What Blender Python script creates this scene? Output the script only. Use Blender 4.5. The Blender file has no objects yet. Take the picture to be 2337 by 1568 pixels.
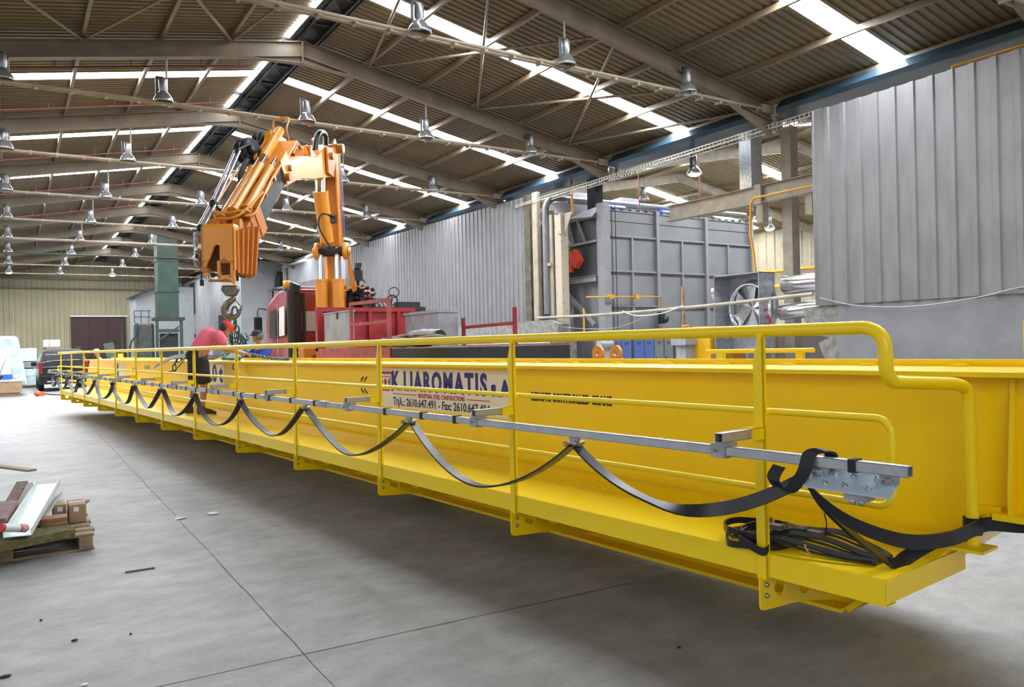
import bpy, math, random
from mathutils import Vector, Matrix
random.seed(7)
SC = bpy.context.scene
COL = SC.collection
V = Vector
# ------------------------------------------------------------------ camera
YAW, ROLL = math.radians(33.05), math.radians(1.32)
fw = V((math.sin(YAW), math.cos(YAW), 0)); rt = V((math.cos(YAW), -math.sin(YAW), 0)); up = V((0, 0, 1))
R_ = math.cos(ROLL)*rt - math.sin(ROLL)*up
U_ = math.sin(ROLL)*rt + math.cos(ROLL)*up
cam = bpy.data.objects.new('camera', bpy.data.cameras.new('camera'))
COL.objects.link(cam)
m = Matrix((R_, U_, -fw)).transposed().to_4x4(); m.translation = V((0, 0, 1.65))
cam.matrix_world = m
cam.data.sensor_width = 36; cam.data.lens = 36*1755/2337
cam.data.clip_end = 300; cam.data.clip_start = 0.05
SC.camera = cam
# ------------------------------------------------------------------ light
w = bpy.data.worlds.new('daylight'); SC.world = w; w.use_nodes = True
bg = w.node_tree.nodes['Background']; bg.inputs[0].default_value = (0.90, 0.94, 1.0, 1); bg.inputs[1].default_value = 0.42
def area(name, loc, target, sx, sy, power, col=(1, 1, 1)):
    l = bpy.data.lights.new(name, 'AREA'); l.shape = 'RECTANGLE'; l.size = sx; l.size_y = sy
    l.energy = power; l.color = col
    o = bpy.data.objects.new(name, l); COL.objects.link(o); o.location = loc
    o.rotation_euler = (V(target)-V(loc)).to_track_quat('-Z', 'Y').to_euler()
    return o
# added fill lights for daylight assumed from unseen openings behind and left
area('daylight_fill_behind', (-3.5, -7, 5.5), (3, 8, 0.5), 7, 5, 240, (1, 0.98, 0.95))
area('daylight_fill_left', (-9, 14, 6), (4, 16, 0), 16, 4, 230, (0.97, 0.98, 1))
SC.view_settings.view_transform = 'Standard'; SC.view_settings.look = 'None'
SC.view_settings.gamma = 1; SC.view_settings.exposure = 0.52
SKYLIGHT = 44.0
# ------------------------------------------------------------------ materials
def sock(n, *names):
    for k in names:
        if k in n.inputs: return n.inputs[k]
MATS = {}
def mat(name, col, rough=0.5, metal=0.0, var=0.0, vscale=4.0, bump=0.0, bscale=30.0, stretch=None, coat=0.0, emit=0.0, col2=None, alpha=1.0, trans=0.0, lo=0.35, hi=0.65, spec=0.5):
    if name in MATS: return MATS[name]
    M = bpy.data.materials.new(name); M.use_nodes = True
    nt = M.node_tree; b = nt.nodes['Principled BSDF']
    b.inputs['Base Color'].default_value = (*col, 1); b.inputs['Roughness'].default_value = rough
    b.inputs['Metallic'].default_value = metal
    sock(b, 'Specular IOR Level', 'Specular').default_value = spec
    if coat: sock(b, 'Coat Weight', 'Clearcoat').default_value = coat
    if trans: sock(b, 'Transmission Weight', 'Transmission').default_value = trans
    if alpha < 1: b.inputs['Alpha'].default_value = alpha
    if emit:
        sock(b, 'Emission Color', 'Emission').default_value = (*(col2 or col), 1); b.inputs['Emission Strength'].default_value = emit
    if var or bump:
        tc = nt.nodes.new('ShaderNodeTexCoord'); mp = nt.nodes.new('ShaderNodeMapping')
        nt.links.new(tc.outputs['Object'], mp.inputs[0])
        if stretch: mp.inputs['Scale'].default_value = stretch
    if var:
        nz = nt.nodes.new('ShaderNodeTexNoise'); nz.inputs['Scale'].default_value = vscale; nz.inputs['Detail'].default_value = 6
        nt.links.new(mp.outputs[0], nz.inputs['Vector'])
        rp = nt.nodes.new('ShaderNodeValToRGB'); rp.color_ramp.elements[0].position = lo; rp.color_ramp.elements[1].position = hi
        c2 = col2 if (col2 and not emit) else tuple(c*(1-var) for c in col)
        rp.color_ramp.elements[0].color = (*c2, 1); rp.color_ramp.elements[1].color = (*tuple(min(1, c*(1+var*0.4)) for c in col), 1)
        nt.links.new(nz.outputs[0], rp.inputs[0]); nt.links.new(rp.outputs[0], b.inputs['Base Color'])
    if bump:
        n2 = nt.nodes.new('ShaderNodeTexNoise'); n2.inputs['Scale'].default_value = bscale; n2.inputs['Detail'].default_value = 4
        nt.links.new(mp.outputs[0], n2.inputs['Vector'])
        bp = nt.nodes.new('ShaderNodeBump'); bp.inputs['Strength'].default_value = bump; bp.inputs['Distance'].default_value = 0.02
        nt.links.new(n2.outputs[0], bp.inputs['Height']); nt.links.new(bp.outputs[0], b.inputs['Normal'])
    MATS[name] = M
    return M
YEL = mat('yellow_paint', (0.95, 0.645, 0.0), 0.36, coat=0.1, var=0.03, vscale=1.5, spec=0.3)
YEL_RAIL = mat('yellow_rail_paint', (0.95, 0.68, 0.006), 0.32, coat=0.15, spec=0.35)
ORG = mat('orange_paint', (0.63, 0.245, 0.022), 0.38, coat=0.12, var=0.06, vscale=1.5)
ORG_D = mat('orange_worn_paint', (0.46, 0.15, 0.014), 0.45, coat=0.1, var=0.14, vscale=2)
RED = mat('red_paint', (0.30, 0.015, 0.02), 0.4, coat=0.2, var=0.3, vscale=4)
RED_W = mat('faded_red_paint', (0.38, 0.06, 0.06), 0.55, var=0.35, vscale=6)
BLK = mat('black_rubber', (0.011, 0.011, 0.012), 0.45, spec=0.35)
BLKM = mat('matt_black', (0.015, 0.015, 0.016), 0.7, var=0.3)
CHR = mat('chrome', (0.75, 0.77, 0.8), 0.12, 1.0)
GALV = mat('galvanised_steel', (0.42, 0.44, 0.47), 0.42, 0.75, var=0.25, vscale=14)
GALV_L = mat('galvanised_rail_steel', (0.50, 0.53, 0.57), 0.36, 0.7, var=0.12, vscale=14)
GREY = mat('grey_sheet', (0.33, 0.34, 0.37), 0.5, 0.25, var=0.22, vscale=3)
CREAM = mat('cream_paint', (0.36, 0.32, 0.25), 0.5, var=0.2, vscale=3)
BEIGE = mat('beige_steel_paint', (0.17, 0.13, 0.085), 0.5, var=0.2, vscale=2)
BEIGE_L = mat('pale_beige_steel_paint', (0.29, 0.24, 0.175), 0.5, var=0.2, vscale=2)
DARK = mat('dark_steel', (0.035, 0.038, 0.042), 0.5, 0.3, var=0.4)
GREEN = mat('dark_green_paint', (0.018, 0.045, 0.03), 0.4, var=0.35, vscale=2)
WOOD = mat('old_wood', (0.30, 0.22, 0.14), 0.75, var=0.4, vscale=5, stretch=(1, 8, 8), bump=0.2)
CARD = mat('cardboard', (0.36, 0.24, 0.14), 0.8, var=0.15)
WHITE = mat('white_print', (0.80, 0.80, 0.78), 0.5)
GLASS = mat('dark_glass', (0.04, 0.05, 0.055), 0.08)
SKIN = mat('skin', (0.42, 0.21, 0.13), 0.5, var=0.15, vscale=12)
PLAS = mat('wrap_film', (0.58, 0.68, 0.70), 0.25, var=0.25, vscale=2.5, bump=0.6, bscale=3)
LPANE = mat('skylight_pane', (0.9, 0.95, 1.0), 0.4, emit=SKYLIGHT, col2=(0.93, 0.96, 1.0))
# ------------------------------------------------------------------ mesh building
class MB:
    def __init__(s): s.v = []; s.f = []; s.smooth = []
    def add(s, vs, fs, smooth=False):
        o = len(s.v); s.v += [V(p) for p in vs]
        for f in fs: s.f.append([i+o for i in f]); s.smooth.append(smooth)
        return s
    def box(s, lo, hi):
        x0, y0, z0 = lo; x1, y1, z1 = hi
        return s.hexa([(x0, y0, z0), (x1, y0, z0), (x1, y1, z0), (x0, y1, z0)], [(x0, y0, z1), (x1, y0, z1), (x1, y1, z1), (x0, y1, z1)])
    def hexa(s, a, b):
        return s.add(list(a)+list(b), [(3, 2, 1, 0), (4, 5, 6, 7), (0, 1, 5, 4), (1, 2, 6, 5), (2, 3, 7, 6), (3, 0, 4, 7)])
    def obox(s, c, ax, ay, az):  # centre and half-axis vectors
        c, ax, ay, az = V(c), V(ax), V(ay), V(az)
        a = [c-ax-ay-az, c+ax-ay-az, c+ax+ay-az, c-ax+ay-az]
        return s.hexa(a, [p+2*az for p in a])
    def beam(s, p, q, wd, h, upv=(0, 0, 1), w2=None, h2=None):
        p, q, u = V(p), V(q), V(upv); d = (q-p).normalized(); x = d.cross(u)
        x = x.normalized() if x.length > 1e-6 else V((1, 0, 0)); z = x.cross(d)
        w2 = wd if w2 is None else w2; h2 = h if h2 is None else h2
        a = [p-x*wd/2-z*h/2, p+x*wd/2-z*h/2, p+x*wd/2+z*h/2, p-x*wd/2+z*h/2]
        b = [q-x*w2/2-z*h2/2, q+x*w2/2-z*h2/2, q+x*w2/2+z*h2/2, q-x*w2/2+z*h2/2]
        return s.hexa(a, b)
    def ibeam(s, p, q, h, bw, tf=0.015, tw=0.01):
        p, q = V(p), V(q); d = (q-p).normalized(); x = d.cross(V((0, 0, 1))).normalized(); z = x.cross(d)
        s.beam(p+z*(h/2-tf/2), q+z*(h/2-tf/2), bw, tf); s.beam(p-z*(h/2-tf/2), q-z*(h/2-tf/2), bw, tf)
        return s.beam(p, q, tw, h-2*tf)
    def tube(s, pts, r, seg=10, caps=True, closed=False):
        pts = [V(p) for p in pts]; n = len(pts); rings = []
        rr = r if isinstance(r, (list, tuple)) else [r]*n
        t0 = (pts[1]-pts[0]).normalized(); u = t0.orthogonal().normalized()
        for i, p in enumerate(pts):
            if closed: t = (pts[(i+1) % n]-pts[i-1]).normalized()
            elif i == 0: t = t0
            elif i == n-1: t = (pts[-1]-pts[-2]).normalized()
            else: t = ((pts[i+1]-p).normalized()+(p-pts[i-1]).normalized()).normalized()
            u = (u-t*u.dot(t)); u = u.normalized() if u.length > 1e-6 else t.orthogonal().normalized()
            x = t.cross(u)
            rings.append([p+(u*math.cos(2*math.pi*k/seg)+x*math.sin(2*math.pi*k/seg))*rr[i] for k in range(seg)])
        vs = [v for g in rings for v in g]; fs = []
        for i in range(n if closed else n-1):
            j = (i+1) % n
            for k in range(seg):
                l = (k+1) % seg; fs.append((i*seg+k, i*seg+l, j*seg+l, j*seg+k))
        s.add(vs, fs, True)
        if caps and not closed:
            s.add(rings[0], [tuple(reversed(range(seg)))]); s.add(rings[-1], [tuple(range(seg))])
        return s
    def prism(s, poly, vec):
        poly = [V(p) for p in poly]; vec = V(vec); n = len(poly)
        return s.add(poly+[p+vec for p in poly], [tuple(reversed(range(n))), tuple(range(n, 2*n))]+[(i, (i+1) % n, (i+1) % n+n, i+n) for i in range(n)])
    def lathe(s, prof, o, axis=(0, 0, 1), seg=20):
        o = V(o); ax = V(axis).normalized(); u = ax.orthogonal().normalized(); x = ax.cross(u)
        vs = [o+ax*z+(u*math.cos(2*math.pi*k/seg)+x*math.sin(2*math.pi*k/seg))*r for r, z in prof for k in range(seg)]
        fs = [(i*seg+k, i*seg+(k+1) % seg, (i+1)*seg+(k+1) % seg, (i+1)*seg+k) for i in range(len(prof)-1) for k in range(seg)]
        return s.add(vs, fs, True)
    def ball(s, c, r, seg=12, rings=8):
        c = V(c); rx, ry, rz = r if isinstance(r, (tuple, list)) else (r, r, r); vs = []; fs = []
        for i in range(rings+1):
            a = math.pi*i/rings
            for k in range(seg):
                b = 2*math.pi*k/seg; vs.append(c+V((rx*math.sin(a)*math.cos(b), ry*math.sin(a)*math.sin(b), rz*math.cos(a))))
        for i in range(rings):
            for k in range(seg): fs.append((i*seg+k, (i+1)*seg+k, (i+1)*seg+(k+1) % seg, i*seg+(k+1) % seg))
        return s.add(vs, fs, True)
    def ribbon(s, pts, wv, th, tn=None):
        """strap through pts; wv = width vector(s), th = thickness"""
        pts = [V(p) for p in pts]; n = len(pts); wvs = [V(x) for x in wv] if isinstance(wv, list) else [V(wv)]*n
        vs = []
        for i, p in enumerate(pts):
            t = (pts[min(i+1, n-1)]-pts[max(i-1, 0)]).normalized(); ww = wvs[i]
            nn = t.cross(ww).normalized()*th/2
            vs += [p-ww/2-nn, p+ww/2-nn, p+ww/2+nn, p-ww/2+nn]
        fs = [(0, 1, 2, 3), (4*n-1, 4*n-2, 4*n-3, 4*n-4)]
        for i in range(n-1):
            a = 4*i
            for k in (1, 3): fs.append((a+k, a+4+k, a+4+(k+1) % 4, a+(k+1) % 4))
        s.add(vs, fs, False)
        for k in (0, 2):
            ws = [vs[4*i+j] for i in range(n) for j in (k, k+1)]
            s.add(ws, [(2*i, 2*i+2, 2*i+3, 2*i+1) for i in range(n-1)], True)
        return s
    def sheet(s, x_of, prof_n, a, b, per, depth, L):  # unused helper slot
        return s
def arc(c, r, a0, a1, n, ux, uy):
    c, ux, uy = V(c), V(ux), V(uy)
    return [c+ux*r*math.cos(a0+(a1-a0)*i/n)+uy*r*math.sin(a0+(a1-a0)*i/n) for i in range(n+1)]
def smooth_path(pts, n=6):
    P = [V(p) for p in pts]; out = []
    for i in range(len(P)-1):
        p0, p1, p2, p3 = P[max(i-1, 0)], P[i], P[i+1], P[min(i+2, len(P)-1)]
        for k in range(n):
            t = k/n
            out.append(0.5*((2*p1)+(p2-p0)*t+(2*p0-5*p1+4*p2-p3)*t*t+(3*p1-p0-3*p2+p3)*t**3))
    return out+[P[-1]]
ORI = {}
def obj(name, mb, material, parent=None, bevel=0.0, origin=None, label=None):
    o0 = ORI[parent.name] if parent else V((0, 0, 0))
    base = o0
    if parent is None:
        if origin is None:
            xs = [v.x for v in mb.v]; ys = [v.y for v in mb.v]; zs = [v.z for v in mb.v]
            origin = V(((min(xs)+max(xs))/2, (min(ys)+max(ys))/2, min(zs)))
        base = V(origin)
    me = bpy.data.meshes.new(name)
    me.from_pydata([tuple(v-base) for v in mb.v], [], mb.f)
    me.polygons.foreach_set('use_smooth', mb.smooth)
    import bmesh
    bm = bmesh.new(); bm.from_mesh(me); bmesh.ops.recalc_face_normals(bm, faces=bm.faces); bm.to_mesh(me); bm.free()
    me.materials.append(material)
    o = bpy.data.objects.new(name, me); COL.objects.link(o)
    if parent: o.parent = parent
    else: o.location = base
    ORI[o.name] = base
    if bevel:
        b = o.modifiers.new('bevel', 'BEVEL'); b.width = bevel; b.segments = 2; b.limit_method = 'ANGLE'
    if label: o['label'] = label
    return o
def thing(name, label, cat, loc, group=None):
    o = bpy.data.objects.new(name, None); COL.objects.link(o); o.location = loc; o.empty_display_size = 0.2
    o['label'] = label; o['category'] = cat
    if group: o['group'] = group
    ORI[o.name] = V(loc)
    return o
def tag(o, label, cat, group=None):
    o['label'] = label; o['category'] = cat
    if group: o['group'] = group
    return o
def struct(name, mb, material, **k):
    o = obj(name, mb, material, origin=(0, 0, 0), **k); o['kind'] = 'structure'; return o
def dup(root, loc, label=None):
    r = root.copy(); COL.objects.link(r); r.location = loc
    if label: r['label'] = label
    for ch in list(root.children):
        c = ch.copy(); COL.objects.link(c); c.parent = r
        for g in list(ch.children):
            d = g.copy(); COL.objects.link(d); d.parent = c
    return r
def text_mesh(txt, size, ext=0.0, space=1.0, xs=1.0, bold=0.0):
    cu = bpy.data.curves.new('t', 'FONT'); cu.body = txt; cu.size = size; cu.extrude = ext; cu.space_character = space
    cu.offset = bold; cu.align_x = 'LEFT'; cu.resolution_u = 3
    o = bpy.data.objects.new('t', cu); COL.objects.link(o)
    dg = bpy.context.evaluated_depsgraph_get(); me = bpy.data.meshes.new_from_object(o.evaluated_get(dg))
    vs = [v.co.copy() for v in me.vertices]; fs = [list(p.vertices) for p in me.polygons]
    bpy.data.objects.remove(o); bpy.data.meshes.remove(me)
    if vs:
        x0 = min(v.x for v in vs); vs = [V(((v.x-x0)*xs, v.y, v.z)) for v in vs]
    return vs, fs
def lettering(mb, txt, size, o, ux, uy, width=None, bold=0.0, space=1.0):
    """letters laid on a surface; o = lower left corner, ux = reading direction, uy = up"""
    ux, uy, o = V(ux).normalized(), V(uy).normalized(), V(o); nn = ux.cross(uy)
    vs, fs = text_mesh(txt, size, 0.0015, space, 1.0, bold)
    wd = max(v.x for v in vs); k = (width/wd) if width else 1.0
    mb.add([o+ux*v.x*k+uy*v.y+nn*v.z for v in vs], fs)
    return mb
# ------------------------------------------------------------------ the setting
# floor: trowelled grey concrete with joints
def floor_material():
    M = bpy.data.materials.new('concrete_floor'); M.use_nodes = True; nt = M.node_tree; N_ = nt.nodes; L = nt.links
    b = N_['Principled BSDF']; tc = N_.new('ShaderNodeTexCoord')
    def noise(scale, stretch=(1, 1, 1), det=6, rough=0.6):
        mp = N_.new('ShaderNodeMapping'); mp.inputs['Scale'].default_value = stretch; mp.inputs['Rotation'].default_value = (0, 0, -0.55)
        L.new(tc.outputs['Object'], mp.inputs[0]); n = N_.new('ShaderNodeTexNoise'); n.inputs['Scale'].default_value = scale
        n.inputs['Detail'].default_value = det; n.inputs['Roughness'].default_value = rough; L.new(mp.outputs[0], n.inputs['Vector']); return n.outputs[0]
    def ramp(src, p0, p1, c0, c1):
        r = N_.new('ShaderNodeValToRGB'); r.color_ramp.elements[0].position = p0; r.color_ramp.elements[1].position = p1
        r.color_ramp.elements[0].color = (*c0, 1); r.color_ramp.elements[1].color = (*c1, 1); L.new(src, r.inputs[0]); return r.outputs[0]
    def mult(a, c, f=1.0):
        mx = N_.new('ShaderNodeMix'); mx.data_type = 'RGBA'; mx.blend_type = 'MULTIPLY'; mx.inputs[0].default_value = f
        L.new(a, mx.inputs[6]); L.new(c, mx.inputs[7]); return mx.outputs[2]
    base = ramp(noise(0.7, (1, 1.6, 1)), 0.3, 0.72, (0.235, 0.236, 0.236), (0.335, 0.332, 0.325))
    a = mult(base, ramp(noise(4.5, (0.9, 1.3, 1)), 0.33, 0.62, (0.80, 0.805, 0.815), (1.06, 1.06, 1.06)))
    a = mult(a, ramp(noise(55, (0.6, 1.4, 1), 3), 0.3, 0.6, (0.86, 0.86, 0.86), (1.03, 1.03, 1.03)))
    a = mult(a, ramp(noise(1.6, (1, 1, 1), 8, 0.75), 0.60, 0.72, (1, 1, 1), (0.80, 0.78, 0.75)))
    L.new(a, b.inputs['Base Color'])
    r = N_.new('ShaderNodeMapRange'); r.inputs[3].default_value = 0.42; r.inputs[4].default_value = 0.66; L.new(noise(2.5, (0.8, 1.4, 1)), r.inputs[0]); L.new(r.outputs[0], b.inputs['Roughness'])
    bp = N_.new('ShaderNodeBump'); bp.inputs['Strength'].default_value = 0.12; bp.inputs['Distance'].default_value = 0.02
    L.new(noise(14, (0.6, 1.5, 1)), bp.inputs['Height']); L.new(bp.outputs[0], b.inputs['Normal'])
    return M
mb = MB().add([(-30, -12, 0), (40, -12, 0), (40, 74, 0), (-30, 74, 0)], [(0, 1, 2, 3)])
floor = struct('floor', mb, floor_material())
JOINT = mat('joint_filler', (0.10, 0.10, 0.105), 0.8, var=0.3)
def joint(p, q, wd, k):
    p, q = V(p), V(q); d = (q-p).normalized(); x = V((d.y, -d.x, 0)); n = max(2, int((q-p).length/0.35)); vs = []; fs = []
    for i in range(n+1):
        c = p+(q-p)*i/n+x*random.uniform(-0.006, 0.006); ww = wd*random.uniform(0.5, 1.4); vs += [c-x*ww/2, c+x*ww/2]
    fs = [(2*i, 2*i+1, 2*i+3, 2*i+2) for i in range(n)]
    o = struct('trim_%d' % k, MB().add([v+V((0, 0, 0.0015)) for v in vs], fs), JOINT); return o
joint((1.22, -2, 0), (1.62, 32, 0), 0.0065, 1)
joint((-6, 4.55, 0), (12, 3.45, 0), 0.007, 2)
joint((-4, 8.42, 0), (14, 8.5, 0), 0.006, 3)
joint((-6, 18.4, 0), (14, 18.5, 0), 0.012, 4)
# roof planes
XR, ZR, SL, XE = 5.92, 9.12, 0.187, 15.5
def zroof(x): return ZR-SL*abs(x-XR)
SHEET = mat('corrugated_roof_sheet', (0.14, 0.103, 0.054), 0.6, var=0.22, vscale=0.6, stretch=(1, 0.25, 1))
def corrug(x0, x1, y0, y1, zf, per=0.18, dep=0.035):
    mb = MB(); y = y0; rows = []
    while y < y1-1e-6:
        for dy, dz in ((0, 0), (0.45, 0), (0.55, dep), (0.90, dep)):
            yy = y+dy*per
            if yy <= y1: rows.append((yy, dz))
        y += per
    rows.append((y1, 0)); vs = []
    for yy, dz in rows: vs += [(x0, yy, zf(x0)+dz), (x1, yy, zf(x1)+dz)]
    return mb.add(vs, [(2*i, 2*i+1, 2*i+3, 2*i+2) for i in range(len(rows)-1)])
HW = 0.26     # half width of a skylight strip
Y_END = 70.0
nw = 1
for side, (xa, xb, ys) in enumerate(((5.56, -3.6, [21, 27, 33, 39, 45, 51, 57, 63]), (6.4, XE+0.1, [3, 9, 15, 21, 27, 33, 39, 45, 51, 57, 63]))):
    mb = MB(); y = -11.0
    for ym in ys+[None]:
        ye = (ym-HW) if ym else Y_END
        c = corrug(xa, xb, y, ye, zroof); mb.add(c.v, c.f)
        if ym: y = ym+HW
    # cap sheet between the strip ends and the wall plate
    o = struct('ceiling_%s' % ('left', 'right')[side], mb, SHEET)
    for ym in ys:
        p = MB().hexa([(xa, ym-HW, zroof(xa)+0.02), (xb, ym-HW, zroof(xb)+0.02), (xb, ym+HW, zroof(xb)+0.02), (xa, ym+HW, zroof(xa)+0.02)],
                      [(xa, ym-HW, zroof(xa)+0.03), (xb, ym-HW, zroof(xb)+0.03), (xb, ym+HW, zroof(xb)+0.03), (xa, ym+HW, zroof(xa)+0.03)])
        wdw = struct('window_%d' % nw, p, LPANE); wdw['label'] = 'bright translucent skylight strip across the roof slope'
        nw += 1
# ridge ventilator: dark box running along the ridge with a bright slit on its left
mb = MB().box((5.72, -11, 9.16), (6.42, Y_END, 9.22)).box((5.67, -11, 9.02), (5.73, Y_END, 9.16)).box((6.38, -11, 8.98), (6.42, Y_END, 9.16))
mb.beam((5.85, -11, 9.02), (5.85, Y_END, 9.02), 0.05, 0.06); mb.beam((6.3, -11, 9.0), (6.3, Y_END, 9.0), 0.05, 0.06)
y = -10.0
while y < Y_END:
    mb.beam((5.8, y, 9.05), (6.4, y, 9.05), 0.05, 0.07); mb.beam((5.8, y, 9.05), (6.38, y+1.0, 9.1), 0.03, 0.03); y += 1.5
tag(obj('ridge_ventilator', mb, DARK), 'dark slatted ventilator running along the roof ridge', 'ventilator')
mb = MB()
y = -9.0
while y < 66:
    ln = random.uniform(0.7, 1.3); mb.box((5.57, y, 9.03), (5.67, y+ln, 9.045)); y += ln+random.uniform(0.06, 0.35)
o = struct('window_%d' % nw, mb, LPANE); nw += 1; o['label'] = 'thin broken line of daylight along the ridge'
# purlins
px_r = [7.6, 9.15, 10.7, 12.2, 13.8, 15.4]; px_l = [4.3, 2.85, 1.35, -0.15, -1.65, -3.1]
for i, x in enumerate(px_r+px_l):
    z = zroof(x)-0.075
    mb = MB().box((x-0.035, -11, z-0.065), (x+0.035, Y_END, z+0.065))
    sd = 'right' if x > XR else 'left'; k = (i if i < 6 else i-6)
    od = ('first', 'second', 'third', 'fourth', 'fifth', 'sixth')[k]
    tag(obj('roof_purlin', mb, BEIGE), '%s long roof purlin from the ridge on the %s slope' % (od, sd), 'purlin', 'roof purlins on the %s slope' % sd)
# portal rafters, one thing each, with haunches, a tie tube pair and hangers
ORD = ['nearest', 'second', 'third', 'fourth', 'fifth', 'sixth', 'seventh', 'eighth', 'ninth', 'tenth']
ties_y = [6, 12, 18, 24, 30, 36, 42, 48, 54, 60]
LX = [-3.2, -0.05, 2.83, 5.96, 9.1, 12.4]
ZT = 7.0
for i, y in enumerate(ties_y):
    t = thing('portal_frame', '%s steel portal rafter counting from the camera, beige I-beam with a kinked apex' % ORD[i], 'roof beam', (XR, y, 0), 'portal rafters across the hall')
    zb = -0.36
    for sgn, nm in ((1, 'rafter'), (-1, 'rafter')):
        xe = XR+sgn*(9.45); mb = MB()
        mb.ibeam((XR, y, zroof(XR)+zb), (xe, y, zroof(xe)+zb), 0.36, 0.17, 0.018, 0.012)
        mb.prism([(XR, y-0.006, zroof(XR)+zb-0.18), (XR, y-0.006, zroof(XR)+zb-0.33), (XR+sgn*1.3, y-0.006, zroof(XR+1.3)+zb-0.17)], (0, 0.012, 0))
        mb.beam((XR, y, zroof(XR)+zb-0.34), (XR+sgn*1.3, y, zroof(XR+1.3)+zb-0.18), 0.17, 0.016)
        mb.prism([(xe, y-0.006, zroof(xe)+zb-0.18), (xe, y-0.006, zroof(xe)+zb-0.5), (xe-sgn*1.5, y-0.006, zroof(xe-sgn*1.5)+zb-0.18)], (0, 0.012, 0))
        mb.beam((xe, y, zroof(xe)+zb-0.5), (xe-sgn*1.5, y, zroof(xe-sgn*1.5)+zb-0.19), 0.17, 0.016)
        obj('rafter', mb, BEIGE, t)
    mb = MB().box((XR-0.02, y-0.1, zroof(XR)+zb-0.34), (XR+0.02, y+0.1, zroof(XR)+zb+0.17)); obj('apex_plate', mb, BEIGE, t)
    mb = MB().ibeam((XR+9.5, y-0.001, 0.0), (XR+9.5, y, zroof(XR+9.5)+zb+0.1), 0.3, 0.2) if False else MB()
    zc = 6.6 if y in (12, 18) else 0
    mb.box((15.45, y-0.09, zc), (15.465, y+0.09, 6.95)); mb.box((15.675, y-0.09, zc), (15.69, y+0.09, 6.95)); mb.box((15.465, y-0.006, zc), (15.675, y+0.006, 6.95))
    obj('column', mb, CREAM, t)
tube_mat = BEIGE_L
for i, y in enumerate(ties_y):
    if y > 60: continue
    t = thing('tie_beam', '%s twin-tube tie beam counting from the camera, hung across the hall' % ORD[i], 'tie beam', (XR, y, ZT), 'tie beams across the hall')
    green = (y == 48)
    M_ = GREEN if green else tube_mat
    r = 0.045 if y != 42 else 0.07
    for dy in (-0.07, 0.07):
        obj('tube', MB().tube([(-3.4, y+dy, ZT), (15.2, y+dy, ZT+0.06)], r*0.8, 8), M_, t)
    mb = MB(); x = -3.2
    while x < 15.1: mb.box((x-0.03, y-0.09, ZT-0.03), (x+0.03, y+0.09, ZT+0.06)); x += 0.62
    obj('spacer_plates', mb, M_, t)
    for x in LX[1:5:1]:
        if x == 5.96: continue
        obj('hanger', MB().tube([(x+0.1, y, ZT+0.03), (x+0.1, y, zroof(x)-0.5)], 0.022, 6), M_, t)
    obj('end_bracket', MB().box((14.9, y-0.13, ZT-0.03), (15.3, y+0.13, ZT+0.16)), M_, t)
# high-bay lamps
REFL = mat('ribbed_glass_reflector', (0.45, 0.47, 0.49), 0.18, 0.75)
LHOUS = mat('lamp_housing', (0.28, 0.29, 0.31), 0.35, 0.7)
def lamp(loc, label, lit=None, rod=None):
    x, y, z = loc
    t = thing('highbay_lamp', label, 'lamp', loc, 'high-bay lamps on the tie beams')
    obj('ballast', MB().lathe([(0.0, 0.46), (0.075, 0.46), (0.085, 0.44), (0.085, 0.24), (0.07, 0.2), (0.07, 0.17)], loc, seg=14), LHOUS, t)
    obj('reflector', MB().lathe([(0.07, 0.19), (0.10, 0.16), (0.15, 0.10), (0.19, 0.03), (0.205, -0.02), (0.205, -0.045), (0.195, -0.045), (0.19, 0.0), (0.13, 0.1), (0.07, 0.17)], loc, seg=20), REFL, t)
    obj('bracket', MB().box((x-0.15, y-0.02, z+0.1), (x-0.11, y+0.02, z+0.5)).box((x-0.15, y-0.02, z+0.46), (x+0.02, y+0.02, z+0.5)), DARK, t)
    if rod: obj('suspension_rod', MB().tube([(x, y, z+0.45), (x, y, rod)], 0.012, 6), DARK, t)
    if lit: obj('bulb', MB().ball((x, y, z-0.03), (0.17, 0.17, 0.075)), lit, t)
    return t
LIT_G = mat('lit_mercury_bulb', (0.8, 1, 0.6), 0.4, emit=16, col2=(0.55, 1.0, 0.35))
LIT_Y = mat('lit_sodium_bulb', (1, 0.9, 0.6), 0.4, emit=16, col2=(1.0, 0.82, 0.4))
proto = None
COLN = {1: 'leftmost', 2: 'left-hand', 3: 'middle', 4: 'right-hand', 5: 'rightmost'}
for i, y in enumerate(ties_y):
    if y < 12: continue
    for k, x in enumerate(LX):
        if k == 0 or (y == 24 and k == 3 and False): continue
        lb = '%s high-bay lamp on the %s tie beam from the camera' % (COLN[k], ORD[i])
        lc = (x, y-0.16, ZT+0.04)
        if proto is None: proto = lamp(lc, lb)
        elif y == 60 and k in (1, 3): lamp(lc, lb.replace('high-bay', 'lit greenish high-bay'), LIT_G)
        else: dup(proto, lc, lb)
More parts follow.
